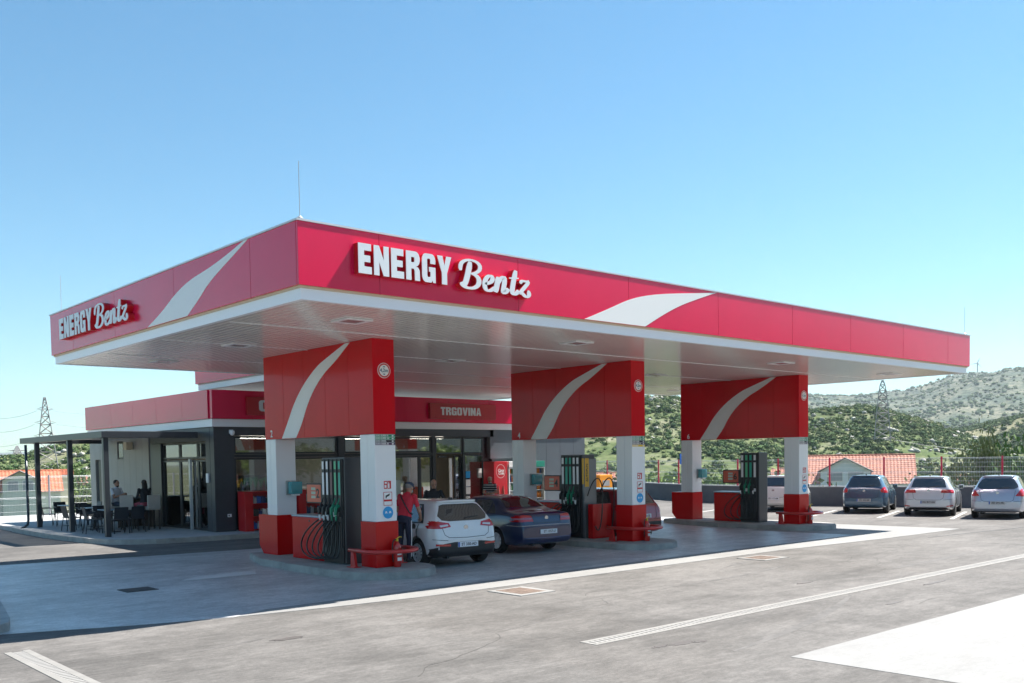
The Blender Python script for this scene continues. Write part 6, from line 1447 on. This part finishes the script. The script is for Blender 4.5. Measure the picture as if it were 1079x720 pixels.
def person(label, loc, rz, J, clothes, hair='short', hairm=None, extras=None, female=False):
    """local frame: faces +X, left is +Y. J = joint dict"""
    root = thing('person', label, 'person', loc, rz)
    mb = MB(); V3 = Vector; hip = V3(J['hip']); neck = V3(J['neck']); head = V3(J['head'])
    up = (neck-hip).normalized(); side = V3(J.get('side', (0, 1, 0))).normalized(); fr = side.cross(up).normalized()
    S_ = .9 if female else 1.0; H = (neck-hip).length
    hs = .165 if female else .16
    secs = [(hip-up*.10, side*hs*.8, fr*.10), (hip-up*.02, side*hs*1.02, fr*.12), (hip+up*H*.16, side*hs*.98, fr*.115), (hip+up*H*.34, side*.145*S_, fr*.11), (hip+up*H*.56, side*.165*S_, fr*.12), (hip+up*H*.76, side*.185*S_, fr*.12), (hip+up*H*.88, side*.185*S_, fr*.10), (hip+up*H*.97, side*.10*S_, fr*.075), (neck+up*.02, side*.058, fr*.058)]
    ringloft(mb, secs)
    cap(mb, neck-up*.02, head-V3((0, 0, .06)), .056, .052)
    B = []  # bones for material lookup: a, b, r, region
    B.append((hip-up*.08, hip+up*.06, .16, 'leg')); B.append((hip+up*.10, neck-up*.07, .17, 'torso')); B.append((neck, head-V3((0, 0, .05)), .055, 'skin'))
    # head
    hd_ = V3(J.get('look', (1, 0, 0))).normalized(); hy = V3((0, 0, 1)).cross(hd_).normalized(); hz_ = hd_.cross(hy)
    Rm = Matrix((hd_, hy, hz_)).transposed()
    ell(mb, head+hz_*.025, (.098, .076, .105), 20, Rm); ell(mb, head-hz_*.045+hd_*.022, (.072, .058, .078), 16, Rm)
    ell(mb, head+hd_*.098-hz_*.012, (.016, .012, .024), 8, Rm)
    for s in (-1, 1): ell(mb, head+hy*s*.076-hz_*.008-hd_*.008, (.020, .010, .030), 8, Rm)
    B.append((head-hz_*.06, head+hz_*.06, .095, 'skin'))
    for s, n_ in ((1, 'l'), (-1, 'r')):
        sh, elb, wr = V3(J['sh'+n_]), V3(J['el'+n_]), V3(J['wr'+n_]); kn, an = V3(J['kn'+n_]), V3(J['an'+n_]); hp = hip+side*s*.09
        cap(mb, sh, elb, .056*S_, .042*S_); cap(mb, elb, wr, .041*S_, .027*S_); ell(mb, sh, (.064*S_,)*3, 12)
        B.append((sh, sh.lerp(elb, .55), .06, 'sleeve')); B.append((sh.lerp(elb, .72), elb, .05, J.get('arm', 'skin'))); B.append((elb, wr, .04, J.get('arm', 'skin')))
        cap(mb, hp, kn, .088, .062); cap(mb, kn, an, .058, .042); B.append((hp, kn, .08, 'leg')); B.append((kn, an.lerp(kn, .06), .055, 'shin'))
        # foot
        fd = V3(J.get('foot', (1, 0, 0))).normalized(); cap(mb, an-V3((0, 0, .045))-fd*.04, an-V3((0, 0, .055))+fd*.14, .042, .034); B.append((an-V3((0, 0, .05))-fd*.04, an-V3((0, 0, .06))+fd*.16, .04, 'shoe'))
        # hand: palm + four curled fingers + thumb
        d = (wr-elb).normalized(); d = (d+V3(J.get('hand'+n_, (0, 0, 0)))).normalized(); pn = V3(J.get('palm'+n_, (0, -s, 0))); lat = d.cross(pn).normalized(); pn = lat.cross(d).normalized()
        pc = wr+d*.052; ringloft(mb, [(wr, lat*.025, pn*.02), (wr+d*.03, lat*.036, pn*.017), (wr+d*.07, lat*.042, pn*.015), (wr+d*.092, lat*.040, pn*.012)], 12); B.append((wr, wr+d*.18, .045, 'skin'))
        for k, (o_, ln) in enumerate(((-.030, .062), (-.010, .072), (.011, .068), (.031, .052))):
            a = wr+d*.088+lat*o_; b = a+d*ln*.45+pn*ln*.12; c = b+d*ln*.25+pn*ln*.33; e = c+pn*ln*.30-d*ln*.05; mb.tube([a-d*.02, a, b, c, e], [.0095, .0095, .009, .008, .0065], 8)
        a = wr+d*.03-lat*.030; b = a-lat*.022+d*.028+pn*.012; c = b+d*.03+pn*.014; mb.tube([a, b, c], [.012, .0105, .008], 8)
    if 'skirt' in J: 
        for c_, s_, f_ in []: pass
    tmp = MB(); tmp.v, tmp.f, tmp.mi = mb.v, mb.f, mb.mi
    me = bpy.data.meshes.new('body'); me.from_pydata([tuple(v) for v in mb.v], [], mb.f)
    def m1(o):
        r = o.modifiers.new('r', 'REMESH'); r.mode = 'VOXEL'; r.voxel_size = .0075; r.adaptivity = 0
        s = o.modifiers.new('s', 'SMOOTH'); s.factor = .5; s.iterations = 3
    me = bake(me, [m1]); me.materials.clear(); names = []
    regs = {}
    for k, m_ in clothes.items(): regs[k] = len(names); names.append(m_); me.materials.append(m_)
    co = np.empty(len(me.polygons)*3); me.polygons.foreach_get('center', co); co = co.reshape(-1, 3); D = []
    for a, b, r, rg_ in B:
        a, b = np.array(a), np.array(b); ab = b-a; t_ = np.clip(((co-a)@ab)/(ab@ab), 0, 1)[:, None]; D.append(np.linalg.norm(co-(a+ab*t_), axis=1)/r)
    idx = np.argmin(np.array(D), axis=0); mi = [regs.get(B[i][3], regs.get({'sleeve': 'torso', 'shin': 'leg', 'long': 'torso', 'face': 'skin'}.get(B[i][3], 'skin'))) for i in idx]
    me.polygons.foreach_set('material_index', mi); me.polygons.foreach_set('use_smooth', [True]*len(me.polygons)); me.name = 'body'
    bo = bpy.data.objects.new('body', me); C.objects.link(bo); bo.parent = root
    # face details
    for s in (-1, 1):
        q = MB(); ell(q, head+hd_*.088+hy*s*.030+hz_*.012, (.008, .013, .006), 8, Rm); q.build('eye', mat('eye_dark', (.03, .02, .02), .3), bo, rel=False)
        q = MB(); ell(q, head+hd_*.092+hy*s*.030+hz_*.032, (.006, .020, .004), 8, Rm); q.build('eyebrow', hairm or HAIRD, bo, rel=False)
    q = MB(); ell(q, head+hd_*.090-hz_*.062, (.006, .022, .005), 8, Rm); q.build('mouth', mat('lips', (.28, .10, .08), .5), bo, rel=False)
    if hair:
        q = MB(); rg2 = random.Random(5)
        ell(q, head+hz_*.045-hd_*.020, (.100, .083, .096) if hair != 'bald' else (.085, .081, .06), 18, Rm)
        if hair == 'long':
            ringloft(q, [(head+hz_*.06-hd_*.02, hy*.07, hd_*.075), (head-hd_*.045, hy*.088, hd_*.07), (head-hz_*.12-hd_*.06, hy*.095, hd_*.055), (head-hz_*.26-hd_*.07, hy*.085, hd_*.04), (head-hz_*.34-hd_*.075, hy*.05, hd_*.025)], 14)
        hm = q.build('hair', hairm or HAIRD, root, rel=False, smooth=True)
        if hair == 'bald': hm.location = hd_*-.022+hz_*-.012
    if extras: extras(root, bo, dict(hip=hip, neck=neck, head=head, up=up, side=side, fr=fr, hd=hd_, hy=hy, hz=hz_, Rm=Rm))
    return root
def stand(lean=0, **k):
    J = dict(hip=(0, 0, .93), neck=(lean, 0, 1.46), head=(lean*1.25+.015, 0, 1.60), shl=(lean*.95, .185, 1.40), shr=(lean*.95, -.185, 1.40), ell=(lean*.7-.02, .23, 1.12), elr=(lean*.7-.02, -.23, 1.12), wrl=(lean*.7+.08, .22, .88), wrr=(lean*.7+.08, -.22, .88), knl=(.02, .11, .50), knr=(.02, -.11, .50), anl=(-.03, .12, .09), anr=(-.03, -.12, .09)); J.update(k); return J
RSH = mat('shirt_red', (.58, .022, .045), .8, var=.1, vs=6); NAVY = mat('trousers_navy', (.015, .02, .045), .8); SHOE = mat('shoe_black', (.02, .02, .022), .5)
# 1 attendant: at the car's left rear, back towards camera, reaching to the filler (faces +X towards the car, arm forward)
def ex1(root, bo, g):
    hd_, hy, hz, head = g['hd'], g['hy'], g['hz'], g['head']
    q = MB(); ell(q, head+hz*.065-hd_*.006, (.112, .092, .072), 18, g['Rm']); c_ = q.build('cap', mat('cap_navy', (.03, .05, .09), .8), root, rel=False, smooth=True)
    q = MB(); ell(q, head+hz*.045+hd_*.125, (.065, .06, .010), 14, g['Rm']); q.build('cap_brim', MATS['cap_navy'], c_, rel=False, smooth=True)
    q = MB(); ell(q, head-hz*.045+hd_*.075, (.035, .05, .038), 12, g['Rm']); q.build('face_mask', mat('mask_teal', (.30, .55, .55), .7), root, rel=False, smooth=True)
    n_, s, f, u = g['neck'], g['side'], g['fr'], g['up']
    P = [n_-u*.05+s*.10-f*.10, n_-u*.15+s*.02-f*.135, n_-u*.28-s*.08-f*.135, n_-u*.42-s*.165-f*.07, n_-u*.44-s*.175+f*.03]
    MB().tube(P, .016, 6).build('shoulder_strap', BLACKP, root, rel=False)
    for sd in (1, -1):
        a, b = Vector((.02, sd*.175, .90)), Vector((-.02, sd*.185, .12)); MB().tube([a, a.lerp(b, .5)+Vector((0, sd*.005, 0)), b], .011, 6).build('trouser_stripe', SIGNW, root, rel=False)
J = stand(.14, elr=(.22, -.25, 1.08), wrr=(.42, -.16, .86), ell=(.10, .24, 1.10), wrl=(.30, .16, .98), head=(.22, 0, 1.585), look=(1, 0, -.38), handr=(.3, 0, -.1))
# stands on the island edge
person('man in a red shirt and dark cap refuelling the white hatchback', (4.62, 3.97, .15), R(20), J, dict(skin=SKIN, torso=RSH, leg=NAVY, shoe=SHOE), 'short', HAIRG, ex1)
# nozzle in his hand at the filler
s = thing('fuel_nozzle', 'fuel nozzle inserted in the side of the white hatchback', 'nozzle', (4.88, 4.3, .92))
MB().tube([(5.03, 4.30, .93), (4.93, 4.28, 1.0), (4.86, 4.24, .98)], [.013, .02, .022], 8).build('spout', STEEL, s); MB().tube(bez((4.86, 4.24, .98), (4.80, 4.5, .3), (4.6, 4.8, .2), (4.22, 4.95, .45), 14), .015, 8).build('hose', HOSE, s, smooth=True)
# 2 man in black shirt standing beyond the white car
BLK = mat('shirt_black', (.018, .02, .026), .75, var=.15, vs=8)
def ex2(root, bo, g):
    q = MB().bevbox(.128, .05, 1.22, .134, .09, 1.27, .002); q.build('name_badge', SIGNW, root, rel=False)
J = stand(.05, ell=(.10, .32, 1.14), wrl=(.30, .42, 1.02), elr=(.02, -.28, 1.13), wrr=(.14, -.36, .94), look=(1, .05, -.35), head=(.10, 0, 1.61))
person('bald man in a black polo shirt standing beyond the white hatchback', (7.68, 7.0, .10), R(-118), J, dict(skin=SKIN, torso=BLK, leg=NAVY, shoe=SHOE), 'bald', HAIRG, ex2)
# 3 man in striped shirt in front of the right shop pane
STR = bpy.data.materials.new('shirt_striped'); STR.use_nodes = True; n_ = STR.node_tree; bb = n_.nodes['Principled BSDF']; bb.inputs['Roughness'].default_value = .8
tc = n_.nodes.new('ShaderNodeTexCoord'); sx_ = n_.nodes.new('ShaderNodeSeparateXYZ'); mm_ = n_.nodes.new('ShaderNodeMath'); mm_.operation = 'MULTIPLY'; mm_.inputs[1].default_value = 12; fr_ = n_.nodes.new('ShaderNodeMath'); fr_.operation = 'FRACT'; gt = n_.nodes.new('ShaderNodeMath'); gt.operation = 'GREATER_THAN'; gt.inputs[1].default_value = .68
cr = n_.nodes.new('ShaderNodeMix'); cr.data_type = 'RGBA'; cr.inputs[6].default_value = (.015, .017, .022, 1); cr.inputs[7].default_value = (.55, .56, .56, 1)
n_.links.new(tc.outputs['Object'], sx_.inputs[0]); n_.links.new(sx_.outputs[2], mm_.inputs[0]); n_.links.new(mm_.outputs[0], fr_.inputs[0]); n_.links.new(fr_.outputs[0], gt.inputs[0]); n_.links.new(gt.outputs[0], cr.inputs[0]); n_.links.new(cr.outputs[2], bb.inputs['Base Color'])
J = stand(.03, ell=(.06, .24, 1.13), wrl=(.27, .08, 1.10), elr=(.06, -.24, 1.13), wrr=(.27, -.08, 1.10), look=(1, 0, -.6), head=(.07, 0, 1.59))
person('balding man in a black and white striped shirt looking down before the shop', (15.2, 13.6, 0), R(-150), J, dict(skin=SKIN, torso=STR, leg=NAVY, shoe=SHOE), 'bald', HAIRG)
# seated people on the terrace
def seated(z=.80, **k):
    J = dict(hip=(0, 0, z), neck=(.02, 0, z+.54), head=(.05, 0, z+.68), shl=(.02, .19, z+.48), shr=(.02, -.19, z+.48), ell=(.16, .24, z+.22), elr=(.16, -.24, z+.22), wrl=(.36, .10, z+.30), wrr=(.36, -.10, z+.30), knl=(.43, .12, z-.03), knr=(.43, -.12, z-.03), anl=(.38, .12, z-.45), anr=(.38, -.12, z-.45)); J.update(k); return J
WSH = mat('shirt_white', (.60, .63, .70), .8, var=.05); 
def beard(root, bo, g):
    q = MB(); ell(q, g['head']-g['hz']*.078+g['hd']*.035, (.055, .055, .045), 12, g['Rm']); q.build('beard', HAIRD, root, rel=False, smooth=True)
JN = mat('trousers_grey', (.06, .08, .12), .8); PAT = mat('skirt_patterned', (.32, .06, .09), .8, var=.6, vs=14)
person('bearded man in a white T-shirt sitting at the high terrace table', (4.52, 20.98, ZB+.02), R(-62), seated(.84), dict(skin=SKIN, torso=WSH, leg=JN, shoe=SHOE), 'short', HAIRD, beard)
person('woman with long dark hair in a black top sitting with her back turned', (4.98, 19.55, ZB+.02), R(98), seated(.84, arm='long', ell=(.14, .22, 1.02), elr=(.14, -.22, 1.02), wrl=(.34, .12, 1.08), wrr=(.34, -.12, 1.08)), dict(skin=SKIN, torso=BLK, long=BLK, leg=PAT, shoe=SHOE), 'long', HAIRD, female=True)
# ================================================================== BEHIND THE CAMERA (seen mirrored in the shop glass)
t = thing('beige_house', 'long beige house across the road, mirrored in the shop windows', 'house', (60, -48, 0))
MB().box(14, -52, -.2, 112, -44, 15).build('wall', mat('beige_render', (.55, .48, .44), .85, var=.06, vs=.5), t)
for k in range(13):
    for z in (1.2, 5.0, 9.0):
        wn = MB().box(17+k*7, -43.96, z, 18.6+k*7, -43.9, z+1.7).build('window', mat('house_frame', (.6, .6, .6), .5), t); MB().box(17.1+k*7, -43.9, z+.1, 18.5+k*7, -43.89, z+1.6).build('pane', GLASS, wn)
MB().prism([(-52.6, 15), (-43.4, 15), (-48, 17.4)], 0, 13.5, 112.5).build('roof', TILE, t)
for k, (x, y) in enumerate([(18, -38), (26, -39.5), (33, -37.5), (41, -39), (49, -38), (57, -39.5), (66, -38), (76, -39)]):
    tt = thing('leafy_tree', ORD[min(k, 6)]+' tree of the row across the road'+(' end' if k == 7 else ''), 'tree', (x, y, 0), 0, 'trees across the road')
    rg = random.Random(k); MB().tube([(x, y, -.1), (x, y, 2.4)], [.16, .08], 8).build('trunk', BARK, tt)
    V, F = leaf_cloud(None, 900, 1, 200+k, size=.10); rr = 2.0+rg.random()*.8; V = V*np.array([rr*1.4, rr*1.2, 1.8])+np.array([x, y, 2.6]); MB().add([tuple(v) for v in V], F).build('crown', LEAFY[k % 3], tt)
# ================================================================== AIR
hz = MB().box(-4200, -4200, -60, 4200, 5200, 420).build('haze', None)
hz['kind'] = 'stuff'; HM = bpy.data.materials.new('haze_air'); HM.use_nodes = True; n_ = HM.node_tree; n_.nodes.clear()
o_ = n_.nodes.new('ShaderNodeOutputMaterial'); v_ = n_.nodes.new('ShaderNodeVolumePrincipled'); v_.inputs['Color'].default_value = (.80, .90, 1, 1); v_.inputs['Density'].default_value = .0001; v_.inputs['Anisotropy'].default_value = .2
n_.links.new(v_.outputs[0], o_.inputs['Volume']); hz.data.materials.clear(); hz.data.materials.append(HM)
